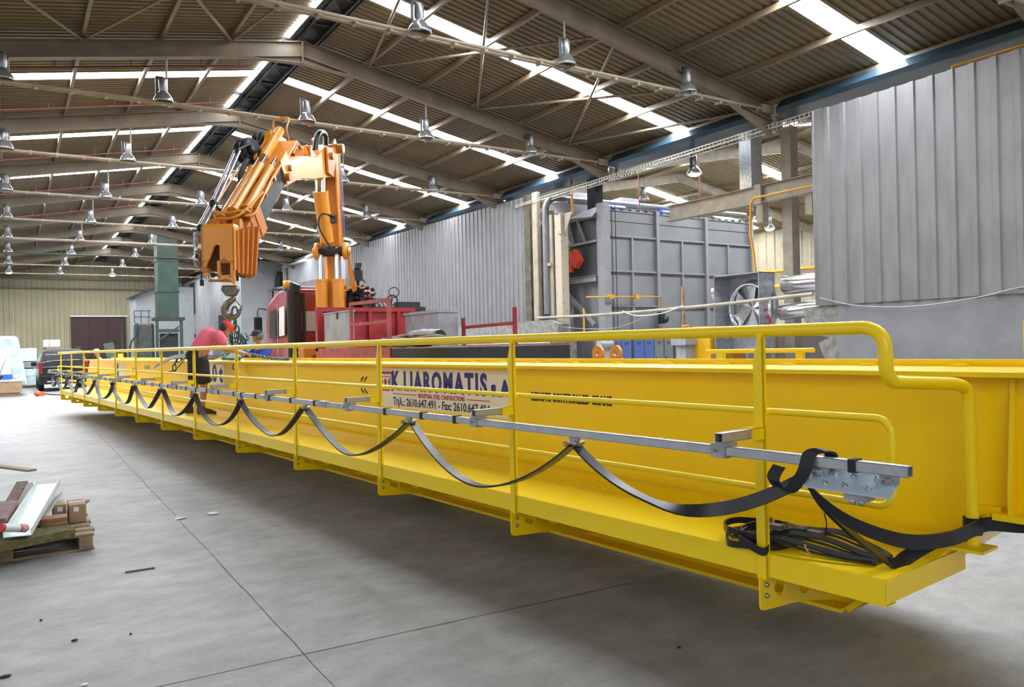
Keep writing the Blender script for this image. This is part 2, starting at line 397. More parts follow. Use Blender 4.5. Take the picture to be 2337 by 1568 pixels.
# roof bracing rods in the bays seen overhead
def brace(p, q, lb, r=0.022, m_=None):
    return tag(obj('roof_brace', MB().tube([p, q], r, 6), m_ or BEIGE), lb, 'brace', 'roof bracing bars')
def rp(x, y, dz=-0.2): return (x, y, zroof(x)+dz)
bl = [((7.6, 12.1), (10.7, 17.9), 'brace bar from the second rafter to the third, nearest the ridge'),
      ((10.7, 12.1), (7.6, 17.9), 'brace bar crossing the nearest-ridge bay rightwards'),
      ((10.7, 17.9), (13.8, 12.1), 'brace bar in the right bay leaning to the eave'),
      ((10.7, 12.1), (13.8, 17.9), 'brace bar in the right bay leaning to the ridge'),
      ((7.6, 17.9), (6.3, 12.2), 'short brace bar beside the ridge ventilator'),
      ((13.8, 17.9), (15.3, 12.2), 'brace bar closest to the right eave'),
      ((1.35, 12.1), (4.3, 17.9), 'brace bar on the left slope leaning to the ridge'),
      ((4.3, 12.1), (1.35, 17.9), 'brace bar on the left slope leaning away from the ridge'),
      ((1.35, 17.9), (-1.6, 12.1), 'brace bar on the left slope at the picture edge'),
      ((4.3, 17.9), (5.5, 12.1), 'brace bar on the left slope beside the ventilator')]
for a, b_, lb in bl: brace(rp(*a), rp(*b_), lb, 0.035)
# red sprinkler pipes on the left slope
PIPE_R = mat('red_pipe', (0.16, 0.035, 0.03), 0.45)
for n_, (y, od) in enumerate(((13.9, 'nearest'), (19.3, 'second'), (22.6, 'third'), (28.4, 'fourth'), (34.4, 'fifth'), (40.4, 'sixth'))):
    t = thing('sprinkler_pipe', '%s thin red pipe hung under the left roof slope' % od, 'pipe', (0, y, 7.5), 'red pipes under the left slope')
    obj('pipe', MB().tube([(-3.4, y, zroof(-3.4)-0.32), (5.1, y, zroof(5.1)-0.32)], 0.022, 6), PIPE_R, t)
    for x in (-0.6, 0.9, 2.4, 3.9, 4.8): obj('clip', MB().box((x-0.01, y-0.01, zroof(x)-0.32), (x+0.01, y+0.01, zroof(x)-0.14)), PIPE_R, t)
# blue-black gutter flashing along the right eave
mb = MB(); FLASH = mat('blue_grey_flashing', (0.035, 0.07, 0.10), 0.3, 0.5, var=0.4, vscale=1)
for y0, y1 in ((-6, 5.9), (6.2, 11.6), (12.3, 17.6), (18.3, 23.6), (24.3, 29.6), (30.3, 68)):
    mb = MB().prism([(15.0, y0, 6.98), (15.25, y0, 7.22), (15.6, y0, 7.27), (15.6, y0, 6.85), (15.05, y0, 6.88)], (0, y1-y0, 0))
    k = (y0 > 5)+(y0 > 12)+(y0 > 18)+(y0 > 24)+(y0 > 30)
    tag(obj('eave_gutter', mb, FLASH), '%s length of dark eave gutter from the camera' % ORD[k], 'gutter', 'dark gutters along the right eave')
# walls ---------------------------------------------------------------
def clad_wall(x, y0, y1, z0, z1a, z1b, per=0.38, dep=0.035, sgn=-1):
    """vertical ribbed sheets in the plane x, ribs standing out towards sgn"""
    mb = MB(); y = y0; rows = []
    while y < y1-1e-6:
        for a, d in ((0, 0), (0.62, 0), (0.68, 1), (0.94, 1)):
            if y+a*per <= y1: rows.append((y+a*per, d*dep))
        y += per
    rows.append((y1, 0)); vs = []
    for yy, d in rows:
        zt = z1a+(z1b-z1a)*(yy-y0)/(y1-y0)
        vs += [(x+sgn*d, yy, z0), (x+sgn*d, yy, zt)]
    n = len(rows); off = len(vs)
    vs += [(x+0.06, y0, z0), (x+0.06, y0, z1a), (x+0.06, y1, z0), (x+0.06, y1, z1b)]
    fs = [(2*i, 2*i+1, 2*i+3, 2*i+2) for i in range(n-1)]
    fs += [(0, 1, off+1, off), (2*n-2, 2*n-1, off+3, off+2), (off, off+1, off+3, off+2)]
    return mb.add(vs, fs)
CLAD = mat('grey_ribbed_cladding', (0.19, 0.188, 0.195), 0.5, 0.15, var=0.13, vscale=2.2, stretch=(1, 1.6, 0.5))
PLASTER = mat('grey_plaster_wall', (0.20, 0.205, 0.215), 0.75, var=0.15, vscale=1.4, bump=0.25, bscale=12)
ROUGHC = mat('rough_concrete', (0.23, 0.225, 0.21), 0.9, var=0.35, vscale=6, bump=0.9, bscale=18)
struct('wall_right_near', clad_wall(15.0, -6, 10.65, 2.33, 6.64, 6.64), CLAD)
struct('wall_right_middle', clad_wall(15.0, 22.05, 39.2, 2.36, 6.72, 6.9, per=0.3), CLAD)
struct('wall_right_base', MB().box((15.02, -6, 0), (15.3, 10.1, 2.36)), PLASTER)
mb = MB()   # broken end of the block wall
prof = [(10.1, 0), (10.75, 0), (10.7, 0.5), (10.45, 1.1), (10.62, 1.5), (10.35, 1.62), (10.9, 1.75), (11.0, 2.3), (10.1, 2.36)]
mb.prism([(15.04, y, z) for y, z in prof], (0.24, 0, 0)); struct('wall_right_broken', mb, ROUGHC)
mb = MB().box((14.9, 20.6, 0), (15.25, 39.2, 2.0)); struct('wall_right_base_far', mb, mat('white_plaster', (0.42, 0.44, 0.48), 0.7, var=0.1))
mb = MB().prism([(14.82, 20.1, 1.7), (14.82, 20.0, 2.25), (14.82, 20.5, 2.4), (14.82, 39.2, 2.4), (14.82, 39.2, 2.0), (14.82, 20.8, 1.95)], (0.45, 0, 0)); struct('wall_right_ledge', mb, ROUGHC)
# white upper block and low cladding beyond, building with windows further off
WH = mat('white_panel_wall', (0.28, 0.285, 0.30), 0.6, var=0.12, vscale=1)
struct('wall_right_white', MB().box((15.0, 39.2, 0), (15.25, 50.6, 7.25)), WH)
struct('wall_right_low', clad_wall(14.2, 37.9, 52, 0.4, 5.4, 5.6, per=0.3), CLAD)
mb = MB().box((12.35, 50.6, 0), (15.5, 69.8, 7.35)); struct('wall_right_annex', mb, WH)
struct('trim_5', MB().box((12.2, 50.5, 7.35), (15.5, 69.9, 7.5)), DARK)
for k, (y0, y1, z0, z1) in enumerate(((65.2, 67.2, 4.6, 7.1), (65.2, 67.2, 1.2, 3.0), (60.5, 62.5, 1.5, 3.1), (53.4, 56.9, 2.8, 4.1))):
    mb = MB().box((12.30, y0, z0), (12.36, y1, z1)); o = struct('window_%d' % (nw), mb, DARK); nw += 1
# far wall, cream ribbed sheeting, with brown door
FARW = mat('cream_ribbed_sheet', (0.33, 0.30, 0.19), 0.6, var=0.12, vscale=0.5)
mb = MB(); rows = []; x = -14.0
while x < 15.5:
    rows += [(x, 0), (x+0.2, 0), (x+0.24, -0.05), (x+0.32, -0.05)]; x += 0.36
vs = []
for xx, d in rows: vs += [(xx, 70+d, 0), (xx, 70+d, zroof(xx)+0.1)]
mb.add(vs, [(2*i, 2*i+1, 2*i+3, 2*i+2) for i in range(len(rows)-1)]); struct('wall_far', mb, FARW)
struct('trim_6', MB().box((-10, 69.7, 7.5), (15, 69.85, 7.62)).box((-10, 69.7, 6.75), (15, 69.85, 6.85)), BEIGE)
d1 = struct('door_1', MB().box((4.0, 69.75, 0), (7.85, 69.88, 4.55)), mat('brown_door', (0.035, 0.012, 0.012), 0.6))
obj('door_track', MB().box((3.9, 69.6, 4.55), (7.95, 69.78, 4.66)), mat('white_track', (0.6, 0.6, 0.58), 0.5), d1)
for x in (4.0, 5.25, 6.55, 7.8): obj('door_stile', MB().box((x-0.05, 69.7, 0), (x+0.05, 69.75, 4.55)), mat('brown_stile', (0.028, 0.01, 0.01), 0.6), d1)
# neighbouring hall seen through the opening
XR2, XE2 = 24.6, 33.8
def zroof2(x): return 9.0-SL*abs(x-XR2)
SHEET2 = mat('second_hall_roof_sheet', (0.28, 0.22, 0.12), 0.6, var=0.15)
mb = MB()
for a, b_ in ((15.7, XR2), (XR2, XE2)):
    c = corrug(a, b_, 2, 60, zroof2); mb.add(c.v, c.f)
struct('ceiling_second_hall', mb, SHEET2)
for ym in (15, 21, 27, 33, 39):
    for a, b_ in ((16.5, 23.8), (25.4, 33.0)):
        p = MB().hexa([(a, ym-HW, zroof2(a)-0.03), (b_, ym-HW, zroof2(b_)-0.03), (b_, ym+HW, zroof2(b_)-0.03), (a, ym+HW, zroof2(a)-0.03)],
                      [(a, ym-HW, zroof2(a)-0.01), (b_, ym-HW, zroof2(b_)-0.01), (b_, ym+HW, zroof2(b_)-0.01), (a, ym+HW, zroof2(a)-0.01)])
        struct('window_%d' % nw, p, LPANE); nw += 1
for i, y in enumerate((12, 18, 24, 30, 36, 42)):
    t = thing('portal_frame', 'pale rafter in the neighbouring hall, %s from the camera' % ORD[i], 'roof beam', (XR2, y, 0), 'rafters of the neighbouring hall')
    for sg in (-1, 1):
        obj('rafter', MB().ibeam((XR2, y, zroof2(XR2)-0.3), (XR2+sg*9.0, y, zroof2(XR2+sg*9.0)-0.3), 0.34, 0.17), CREAM, t)
for x in (18, 20, 22, 27, 29, 31):
    tag(obj('roof_purlin', MB().box((x-0.035, 2, zroof2(x)-0.13), (x+0.035, 60, zroof2(x)-0.01)), BEIGE), 'roof purlin of the neighbouring hall, %s from the opening' % {18:'nearest',20:'second',22:'third',27:'fourth',29:'fifth',31:'sixth'}[x], 'purlin', 'purlins of the neighbouring hall')
# far long wall of the neighbouring hall
mb = MB(); vs = []; y = 4.0; rows = []
while y < 60: rows += [(y, 0), (y+0.3, 0), (y+0.35, -0.06), (y+0.5, -0.06)]; y += 0.55
for yy, d in rows: vs += [(33.8+d, yy, 0), (33.8+d, yy, 7.4)]
struct('wall_second_hall', mb.add(vs, [(2*i, 2*i+1, 2*i+3, 2*i+2) for i in range(len(rows)-1)]), mat('pale_ribbed_wall', (0.36, 0.32, 0.23), 0.6, var=0.1))
struct('wall_second_hall_back', MB().box((15.7, 59.9, 0), (34, 60, 9)), FARW)
# left wall far away (closes the side of the hall beyond the picture)
# ------------------------------------------------------------------ the yellow crane girder
P0 = V((2.905, 2.45, 0)); P12 = V((1.145, 24.35, 0)); D = (P12-P0).normalized(); N = V((D.y, -D.x, 0)); Z = V((0, 0, 1))
def G(s, n, z): return P0+D*s+N*n+Z*z
def gbox(mb, s0, s1, n0, n1, z0, z1):
    return mb.hexa([G(s0, n0, z0), G(s1, n0, z0), G(s1, n1, z0), G(s0, n1, z0)], [G(s0, n0, z1), G(s1, n0, z1), G(s1, n1, z1), G(s0, n1, z1)])
S_END = 22.6
POSTS = [-0.10]+[1.83*i-0.06 for i in range(1, 13)]
gird = thing('crane_girder', 'long bright yellow overhead crane girder with railed walkway lying across the floor', 'crane girder', tuple(G(11, 0.8, 0)))
WEBN, ZTOP = 0.74, 1.475
mb = MB(); prof = [(-1.7, ZTOP-0.02), (-1.7, 0.84), (-0.78, 0.84), (-0.1, 0.25), (21.6, 0.25), (23.15, 0.75), (22.35, ZTOP-0.02)]
mb.prism([G(s, WEBN, z) for s, z in prof], N*0.012); mb.prism([G(s, 1.55, z) for s, z in prof], N*0.012)
obj('web', mb, YEL, gird)
mb = MB(); gbox(mb, -1.7, 22.5, 0.62, 1.68, ZTOP-0.022, ZTOP); obj('top_flange', mb, YEL, gird)
mb = MB(); gbox(mb, -0.1, 21.6, 0.62, 1.66, 0.23, 0.25)
mb.hexa([G(-0.12, 0.66, .23), G(-0.1, 0.66, .25), G(-0.1, 1.62, .25), G(-0.12, 1.62, .23)], [G(-.8, .66, .82), G(-.78, .66, .842), G(-.78, 1.62, .842), G(-.8, 1.62, .82)])
obj('bottom_flange', mb, YEL, gird)
mb = MB(); gbox(mb, -1.7, 22.3, 1.27, 1.32, ZTOP, ZTOP+0.036); obj('trolley_rail', mb, YEL, gird)
s = -0.95
clipm = MB(); gbox(clipm, s-0.035, s+0.035, 1.2, 1.27, ZTOP, ZTOP+0.014)
cl = obj('rail_clip', clipm, YEL_RAIL, gird)
for i in range(1, 46):
    c = cl.copy(); COL.objects.link(c); c.parent = gird; c.location = D*0.5*i
mb = MB()
for sx in [3.2+3.0*i for i in range(7)]: gbox(mb, sx-0.003, sx+0.003, WEBN-0.002, WEBN, 0.36, ZTOP-0.03)
obj('weld_seams', mb, YEL, gird)
# end carriage bracket with gusset and upright stop
mb = MB(); gbox(mb, -1.7, -0.80, 0.655, 1.6, 0.82, 0.85); gbox(mb, -0.82, -0.72, 0.70, 0.9, 0.83, 0.87); obj('end_base_plate', mb, YEL, gird)
mb = MB(); mb.prism([G(-0.86, WEBN, ZTOP-0.03), G(-0.86, 0.725, ZTOP-0.03), G(-0.86, 0.665, 0.95), G(-0.86, 0.665, 0.85), G(-0.86, WEBN, 0.85)], D*-0.02); obj('end_gusset', mb, YEL, gird)
mb = MB(); mb.prism([G(-1.08, WEBN, ZTOP-0.03), G(-1.08, 0.70, ZTOP-0.03), G(-1.08, 0.66, 0.85), G(-1.08, WEBN, 0.85)], D*-0.02); obj('end_gusset', mb, YEL, gird)
mb = MB(); gbox(mb, -1.02, -0.89, 0.80, 0.83, ZTOP, 1.70); obj('end_stop', mb, YEL_RAIL, gird)
mb = MB(); gbox(mb, -0.82, -0.655, 0.50, 0.66, 0.695, 0.708); obj('post_foot_plate', mb, YEL_RAIL, gird)
# walkway tray
ZF = 0.662
TREAD = None
def tread_material():
    M = bpy.data.materials.new('yellow_tread_plate'); M.use_nodes = True; nt = M.node_tree; b = nt.nodes['Principled BSDF']
    b.inputs['Base Color'].default_value = (0.96, 0.70, 0.004, 1); b.inputs['Roughness'].default_value = 0.36; sock(b, 'Specular IOR Level', 'Specular').default_value = 0.35
    tc = nt.nodes.new('ShaderNodeTexCoord'); mp = nt.nodes.new('ShaderNodeMapping')
    nt.links.new(tc.outputs['Object'], mp.inputs[0]); mp.inputs['Rotation'].default_value = (0, 0, math.radians(40)); mp.inputs['Scale'].default_value = (1, 1, 1)
    v = nt.nodes.new('ShaderNodeTexChecker'); v.inputs['Scale'].default_value = 30
    vo = nt.nodes.new('ShaderNodeTexVoronoi'); vo.inputs['Scale'].default_value = 26; vo.inputs['Randomness'].default_value = 0.0
    nt.links.new(mp.outputs[0], vo.inputs['Vector'])
    r = nt.nodes.new('ShaderNodeValToRGB'); r.color_ramp.elements[0].position = 0.12; r.color_ramp.elements[1].position = 0.3
    r.color_ramp.elements[0].color = (1, 1, 1, 1); r.color_ramp.elements[1].color = (0, 0, 0, 1); nt.links.new(vo.outputs['Distance'], r.inputs[0])
    bp = nt.nodes.new('ShaderNodeBump'); bp.inputs['Strength'].default_value = 0.5; bp.inputs['Distance'].default_value = 0.004
    nt.links.new(r.outputs[0], bp.inputs['Height']); nt.links.new(bp.outputs[0], b.inputs['Normal']); return M
TREAD = tread_material()
mb = MB(); gbox(mb, -0.665, 22.3, -0.028, 0.70, ZF-0.006, ZF); obj('walkway_floor', mb, TREAD, gird)
# upturned strip: sheet rising to the web with raised lozenges
mb = MB()
mb.prism([G(-0.66, 0.46, ZF), G(-0.66, 0.62, ZF+0.045), G(-0.66, 0.70, ZF+0.045), G(-0.66, 0.70, ZF)], D*22.9)
loz = MB()
s = -0.62; k = 0
while s < 5.5:
    for j in range(4):
        n_ = 0.478+0.036*j; zz = ZF+0.045*(n_-0.46)/0.16+0.001; a = 0.6 if (k+j) % 2 else -0.6
        du = (D*math.cos(a)+N*math.sin(a))*0.015; dv = (N*math.cos(a)-D*math.sin(a))*0.005
        c = G(s+(0.0 if j % 2 else 0.022), n_, zz); loz.add([c-du, c-dv, c+du, c+dv, c+Z*0.005], [(0, 1, 4), (1, 2, 4), (2, 3, 4), (3, 0, 4)])
    s += 0.045; k += 1
obj('kick_strip', mb, YEL, gird); obj('tread_lozenges', loz, YEL_RAIL, gird)['kind'] = 'stuff'
mb = MB(); gbox(mb, -0.665, 22.3, -0.032, -0.026, 0.555, ZF); gbox(mb, -0.665, 22.3, -0.03, 0.05, 0.553, 0.558); obj('toe_plate', mb, YEL_RAIL, gird)
mb = MB(); gbox(mb, -0.669, -0.663, -0.032, 0.70, 0.565, ZF); obj('end_plate', mb, YEL_RAIL, gird)
# brackets, posts, bolts
def bracket(s, first=False):
    mb = MB(); out = [(-0.062, 0.552), (-0.062, 0.42), (-0.055, 0.402), (-0.035, 0.395), (0.20, 0.378), (0.37, 0.36), (0.70, 0.295), (0.735, 0.288), (0.735, 0.548)]
    holes = [(0.095, 0.478, 0.044, 0.042), (0.30, 0.445, 0.045, 0.04), (0.48, 0.40, 0.036, 0.034), (0.63, 0.36, 0.028, 0.026)]
    # plate built as bands around the holes
    xs = [-0.062]
    def band(n0, n1):
        zb0 = zbot(n0); zb1 = zbot(n1); return zb0, zb1
    def zbot(n):
        for (a, za), (b, zb) in zip(out[1:7], out[2:8]):
            if a <= n <= b: return za+(zb-za)*(n-a)/max(b-a, 1e-6)
        return 0.395
    segs = []; cur = -0.062
    th = 0.008
    for (hn, hz, rn, rz) in holes:
        segs.append((cur, hn-rn)); cur = hn+rn
        K = 16
        for q in range(K):
            a0, a1 = math.pi*q/K, math.pi*(q+1)/K
            n0, n1 = hn-rn*math.cos(a0), hn-rn*math.cos(a1); t0, t1 = rz*math.sin(a0), rz*math.sin(a1)
            mb.prism([G(s, n0, hz+t0), G(s, n1, hz+t1), G(s, n1, 0.552), G(s, n0, 0.552)], D*th)
            mb.prism([G(s, n0, zbot(n0)), G(s, n1, zbot(n1)), G(s, n1, hz-t1), G(s, n0, hz-t0)], D*th)
    segs.append((cur, 0.735))
    for a, b in segs:
        st = [a]+[x for x, _ in out[1:7] if a < x < b]+[b]
        for c, d in zip(st[:-1], st[1:]): mb.prism([G(s, c, zbot(c)), G(s, d, zbot(d)), G(s, d, 0.552), G(s, c, 0.552)], D*th)
    mb.hexa([G(s, 0.36, 0.355), G(s+0.07, 0.36, 0.355), G(s+0.07, 0.73, 0.283), G(s, 0.73, 0.283)], [G(s, 0.36, 0.361), G(s+0.07, 0.36, 0.361), G(s+0.07, 0.73, 0.289), G(s, 0.73, 0.289)])
    return mb
b0 = obj('walkway_bracket', bracket(0.0), YEL, gird)
def bolts(s):
    mb = MB()
    for z in (0.512, 0.462): mb.lathe([(0.0, 0.012), (0.008, 0.012), (0.008, 0.005), (0.012, 0.004), (0.012, 0.0)], G(s-0.004, -0.02, z), -D, 10)
    return mb
bo0 = obj('bolts', bolts(0.0), GALV, b0)
def post(s):
    mb = MB(); pr = [(0.0, 0.41), (0.0, 1.665)]
    # flat upright with a narrowed top
    for ds0, ds1, z0, z1 in ((0.026, 0.026, 0.54, 1.545), (0.026, 0.026, 1.545, 1.62), (0.026, 0.026, 1.62, 1.67)):
        e0, e1 = {0.54: (-.026, -.026), 1.545: (-.026, -.004), 1.62: (-.004, -.004)}[z0]; ds0, ds1 = -e0, -e1
        mb.hexa([G(s-0.026, -0.044, z0), G(s+ds0, -0.044, z0), G(s+ds0, -0.034, z0), G(s-0.026, -0.034, z0)], [G(s-0.026, -0.044, z1), G(s+ds1, -0.044, z1), G(s+ds1, -0.034, z1), G(s-0.026, -0.034, z1)])
    gbox(mb, s-0.026, s-0.020, -0.044, -0.018, 0.54, 1.655)
    return mb
p0 = obj('railing_post', post(0.0), YEL_RAIL, gird)
for i, s in enumerate(POSTS):
    if i == 0: b0.location = D*s; p0.location = D*s; continue
    for src in (b0, p0):
        c = src.copy(); COL.objects.link(c); c.parent = gird; c.location = D*s
        for g in src.children:
            d = g.copy(); COL.objects.link(d); d.parent = c
# handrail and knee rails
def G3(l): return [G(*p) for p in l]
r = 0.028; zt = 1.682
path = [(22.55, 0, zt), (-0.56, 0, zt)]
hp = G3(path)+arc(G(-0.58, 0, zt-0.09), 0.09, math.pi/2, 0, 6, -D, Z)+arc(G(-0.67-0.09, 0, 1.54), 0.09, 0, -math.pi/2, 6, D, Z)[1:]
hp = G3([(22.55, 0, zt)])+[G(-0.58, 0, zt)]+arc(G(-0.58, 0, zt-0.09), 0.09, math.pi/2, 0, 6, -D, Z)[1:]
c1 = G(-0.67, 0.08, 1.535)
hp += arc(c1, 0.08, math.pi, 1.5*math.pi, 6, N, Z)
hp += [G(-0.715, 0.5, 1.43)]+[p for p in smooth_path(G3([(-0.722, 0.56, 1.418), (-0.728, 0.60, 1.40), (-0.732, 0.62, 1.35)]), 4)]+[G(-0.735, 0.62, 0.705)]
obj('handrail', MB().tube(hp, r, 14), YEL_RAIL, gird)
for zz, ze in ((1.30, 0), (0.955, 0)):
    pass
zz1, zz2 = 1.31, 0.952
hp = [G(22.75, 0.012, zz1), G(-0.61, 0.012, zz1)]+arc(G(-0.62, 0.012, zz1-0.06), 0.06, math.pi/2, 0, 5, -D, Z)+arc(G(-0.62, 0.012, zz2+0.06), 0.06, 0, -math.pi/2, 5, -D, Z)+[G(22.75, 0.012, zz2)]
obj('knee_rail', MB().tube(hp+[G(22.82, 0.012, zz2+0.06), G(22.82, 0.012, zz1-0.06), G(22.76, 0.012, zz1)], 0.0155, 10), YEL_RAIL, gird)
# festoon track on stub arms
ZR_, NR = 1.162, -0.315
def track(s0, s1):
    mb = MB(); gbox(mb, s0, s1, NR-0.02, NR+0.02, ZR_+0.017, ZR_+0.02); gbox(mb, s0, s1, NR-0.02, NR-0.017, ZR_-0.02, ZR_+0.02); gbox(mb, s0, s1, NR+0.017, NR+0.02, ZR_-0.02, ZR_+0.02)
    gbox(mb, s0, s1, NR-0.02, NR-0.008, ZR_-0.02, ZR_-0.017); gbox(mb, s0, s1, NR+0.008, NR+0.02, ZR_-0.02, ZR_-0.017); return mb
trk = obj('festoon_track', track(-0.905, 21.6), GALV_L, gird)
mb = MB()
for s in (4.0, 8.6, 13.2, 17.8, -0.92): gbox(mb, s, s+0.16 if s > 0 else s+0.04, NR-0.025, NR+0.025, ZR_-0.025, ZR_+0.025)
mb2 = MB()
for s in (4.0, 8.6, 13.2, 17.8): gbox(mb2, s, s+0.15, NR-0.026, NR+0.026, ZR_-0.026, ZR_+0.026)
obj('track_joiners', mb2, GALV, trk)
def arm(s):
    mb = MB(); z = ZR_+0.055
    for a, b, c, d in ((-0.34, -0.10, 0, 0),):
        gbox(mb, s-0.021, s+0.021, a, b, z+0.018, z+0.021); gbox(mb, s-0.021, s+0.021, a, b, z-0.021, z-0.018)
        gbox(mb, s-0.021, s-0.018, a, b, z-0.021, z+0.021); gbox(mb, s+0.018, s+0.021, a, b, z-0.021, z+0.021)
    return mb
def stub(s):
    mb = MB(); z = ZR_+0.055; gbox(mb, s-0.026, s+0.026, -0.13, -0.03, z+0.021, z+0.026); gbox(mb, s-0.026, s-0.021, -0.13, -0.03, z-0.03, z+0.026); gbox(mb, s+0.021, s+0.026, -0.13, -0.03, z-0.03, z+0.026); return mb
def clamp(s):
    mb = MB(); gbox(mb, s-0.045, s+0.03, NR-0.03, NR+0.045, ZR_+0.021, ZR_+0.034); gbox(mb, s-0.03, s+0.045, NR-0.026, NR+0.026, ZR_-0.032, ZR_+0.03)
    mb.tube([G(s+0.02, NR-0.03, ZR_), G(s+0.02, NR-0.045, ZR_)], 0.006, 6); return mb
a0 = obj('track_arm', arm(0.0), GALV_L, gird); st0 = obj('arm_stub', stub(0.0), YEL_RAIL, a0); cp0 = obj('track_clamp', clamp(0.0), GALV, a0)
for i, s in enumerate(POSTS):
    if i == 0: a0.location = D*s; continue
    c = a0.copy(); COL.objects.link(c); c.parent = gird; c.location = D*s
    for g in list(a0.children): d = g.copy(); COL.objects.link(d); d.parent = c
# black cable ties round the track
tie = MB(); gbox(tie, -0.014, 0.014, NR-0.024, NR+0.03, ZR_+0.019, ZR_+0.025); gbox(tie, -0.014, 0.014, NR-0.025, NR-0.019, ZR_-0.025, ZR_+0.025); gbox(tie, -0.014, 0.014, NR-0.02, NR+0.02, ZR_-0.026, ZR_-0.019)
t0 = obj('cable_clip', tie, BLKM, trk)
svals = [-0.68, 2.05, 2.35, 2.9, 3.05, 4.75, 5.3, 5.65, 5.95, 6.45]; s = 7.0
while s < 21.4: svals.append(s); s += 0.46
svals = [2.0, 2.42, 2.95] + [4.25, 4.8, 5.35, 5.75, 6.2]+[v for v in svals if v > 6.4]+[-0.70]
for i, s in enumerate(svals):
    if i == 0: t0.location = D*s; continue
    c = t0.copy(); COL.objects.link(c); c.parent = trk; c.location = D*s
# printed signs on the web
UX = -D
def wall_text(mb, txt, size, s, z, width, bold=0.0, space=1.0): return lettering(mb, txt, size, G(s, WEBN-0.004, z), -D, Z, width, bold, space)
mb = MB(); gbox(mb, 2.74, 5.06, WEBN-0.003, WEBN-0.0005, 1.03, 1.425)
sg = obj('company_sign', mb, mat('cream_vinyl', (0.74, 0.70, 0.60), 0.5), gird)
BLUE = mat('blue_print', (0.012, 0.014, 0.20), 0.5); REDP = mat('red_print', (0.42, 0.02, 0.03), 0.5); NAVY = mat('navy_print', (0.02, 0.025, 0.06), 0.5); BPR = mat('black_print', (0.01, 0.01, 0.01), 0.5)
mb = MB(); wall_text(mb, 'K.LIAROMATIS', 0.255, 4.775, 1.215, 1.66, 0.011, 1.25); obj('company_name', mb, BLUE, sg)
mb = MB(); wall_text(mb, 's.A.', 0.185, 3.06, 1.215, 0.31, 0.009, 1.15); obj('company_suffix', mb, BLUE, sg)
mb = MB(); wall_text(mb, 'INDUSTRIAL STEEL CONSTRUCTIONS', 0.058, 4.26, 1.145, 0.80, 0.001)
gbox(mb, 4.29, 4.77, WEBN-0.0045, WEBN-0.003, 1.163, 1.171); gbox(mb, 3.08, 3.43, WEBN-0.0045, WEBN-0.003, 1.158, 1.166); obj('company_strapline', mb, REDP, sg)
mb = MB(); wall_text(mb, 'Τηλ.: 2610.647.491 - Fax: 2610.647.494', 0.108, 4.76, 1.053, 1.68, 0.0018); obj('phone_line', mb, NAVY, sg)
mb = MB(); s0 = 5.02
def lbox(s1, s2, z1, z2, lift=0.0045): gbox(mb, s2, s1, WEBN-lift, WEBN-0.003, z1, z2)
for a in ((5.02, 4.76, 1.365, 1.39), (4.79, 4.76, 1.22, 1.39), (5.02, 4.83, 1.19, 1.205), (4.80, 4.76, 1.19, 1.205)): lbox(*a)
mb.prism([G(4.92, WEBN-0.004, 1.33), G(4.885, WEBN-0.004, 1.283), G(4.92, WEBN-0.004, 1.236), G(4.955, WEBN-0.004, 1.283)], N*0.001)
obj('company_emblem', mb, REDP, sg)
mb = MB(); lbox(5.02, 4.815, 1.335, 1.342); lbox(5.02, 4.815, 1.225, 1.232); lbox(4.822, 4.815, 1.225, 1.342)
mb.prism([G(4.83, WEBN-0.004, 1.33), G(4.865, WEBN-0.004, 1.283), G(4.83, WEBN-0.004, 1.236)], N*0.001); mb.prism([G(5.01, WEBN-0.004, 1.33), G(4.975, WEBN-0.004, 1.283), G(5.01, WEBN-0.004, 1.236)], N*0.001)
obj('emblem_frame', mb, BPR, sg)
mb = MB(); wall_text(mb, 'REMOTE CONTROLLED CRANE', 0.092, 2.52, 1.198, 0.89, 0.003, 1.15); obj('crane_notice', mb, BPR, gird)
mb = MB()
for cs in (5.43, 5.35):
    for a0_, a1_ in ((1.75, 2.7), (3.6, 4.55)):
        pts = arc(G(cs-0.03, WEBN-0.003, 1.237), 0.085, a0_, a1_, 8, -D, Z)
        mb.ribbon(pts, N*0.002, 0.02)
obj('conformity_mark', mb, BPR, gird)
mb = MB(); gbox(mb, 10.25, 11.6, WEBN-0.003, WEBN-0.0005, 1.11, 1.44); lp = obj('load_plate', mb, WHITE, gird)
mb = MB(); wall_text(mb, '5.0 t', 0.385, 11.2, 1.145, 0.88, 0.014); obj('load_figures', mb, BPR, lp)
mb = MB(); gbox(mb, 17.6, 19.0, WEBN-0.003, WEBN-0.0005, 1.04, 1.40); lp = obj('maker_plate', mb, mat('grey_plate', (0.55, 0.58, 0.55), 0.5), gird)
mb = MB().lathe([(0.0, 0), (0.09, 0), (0.09, 0.002)], G(18.5, WEBN-0.003, 1.3), -N, 20).lathe([(0.0, 0), (0.09, 0), (0.09, 0.002)], G(18.5, WEBN-0.003, 1.12), -N, 20); obj('maker_roundel', mb, DARK, lp)
mb = MB(); gbox(mb, 15.2, 15.7, WEBN-0.003, WEBN-0.0005, 1.28, 1.36); gbox(mb, 16.6, 16.9, WEBN-0.003, WEBN-0.0005, 1.2, 1.3); obj('small_green_labels', mb, mat('green_label', (0.25, 0.42, 0.1), 0.5), gird)
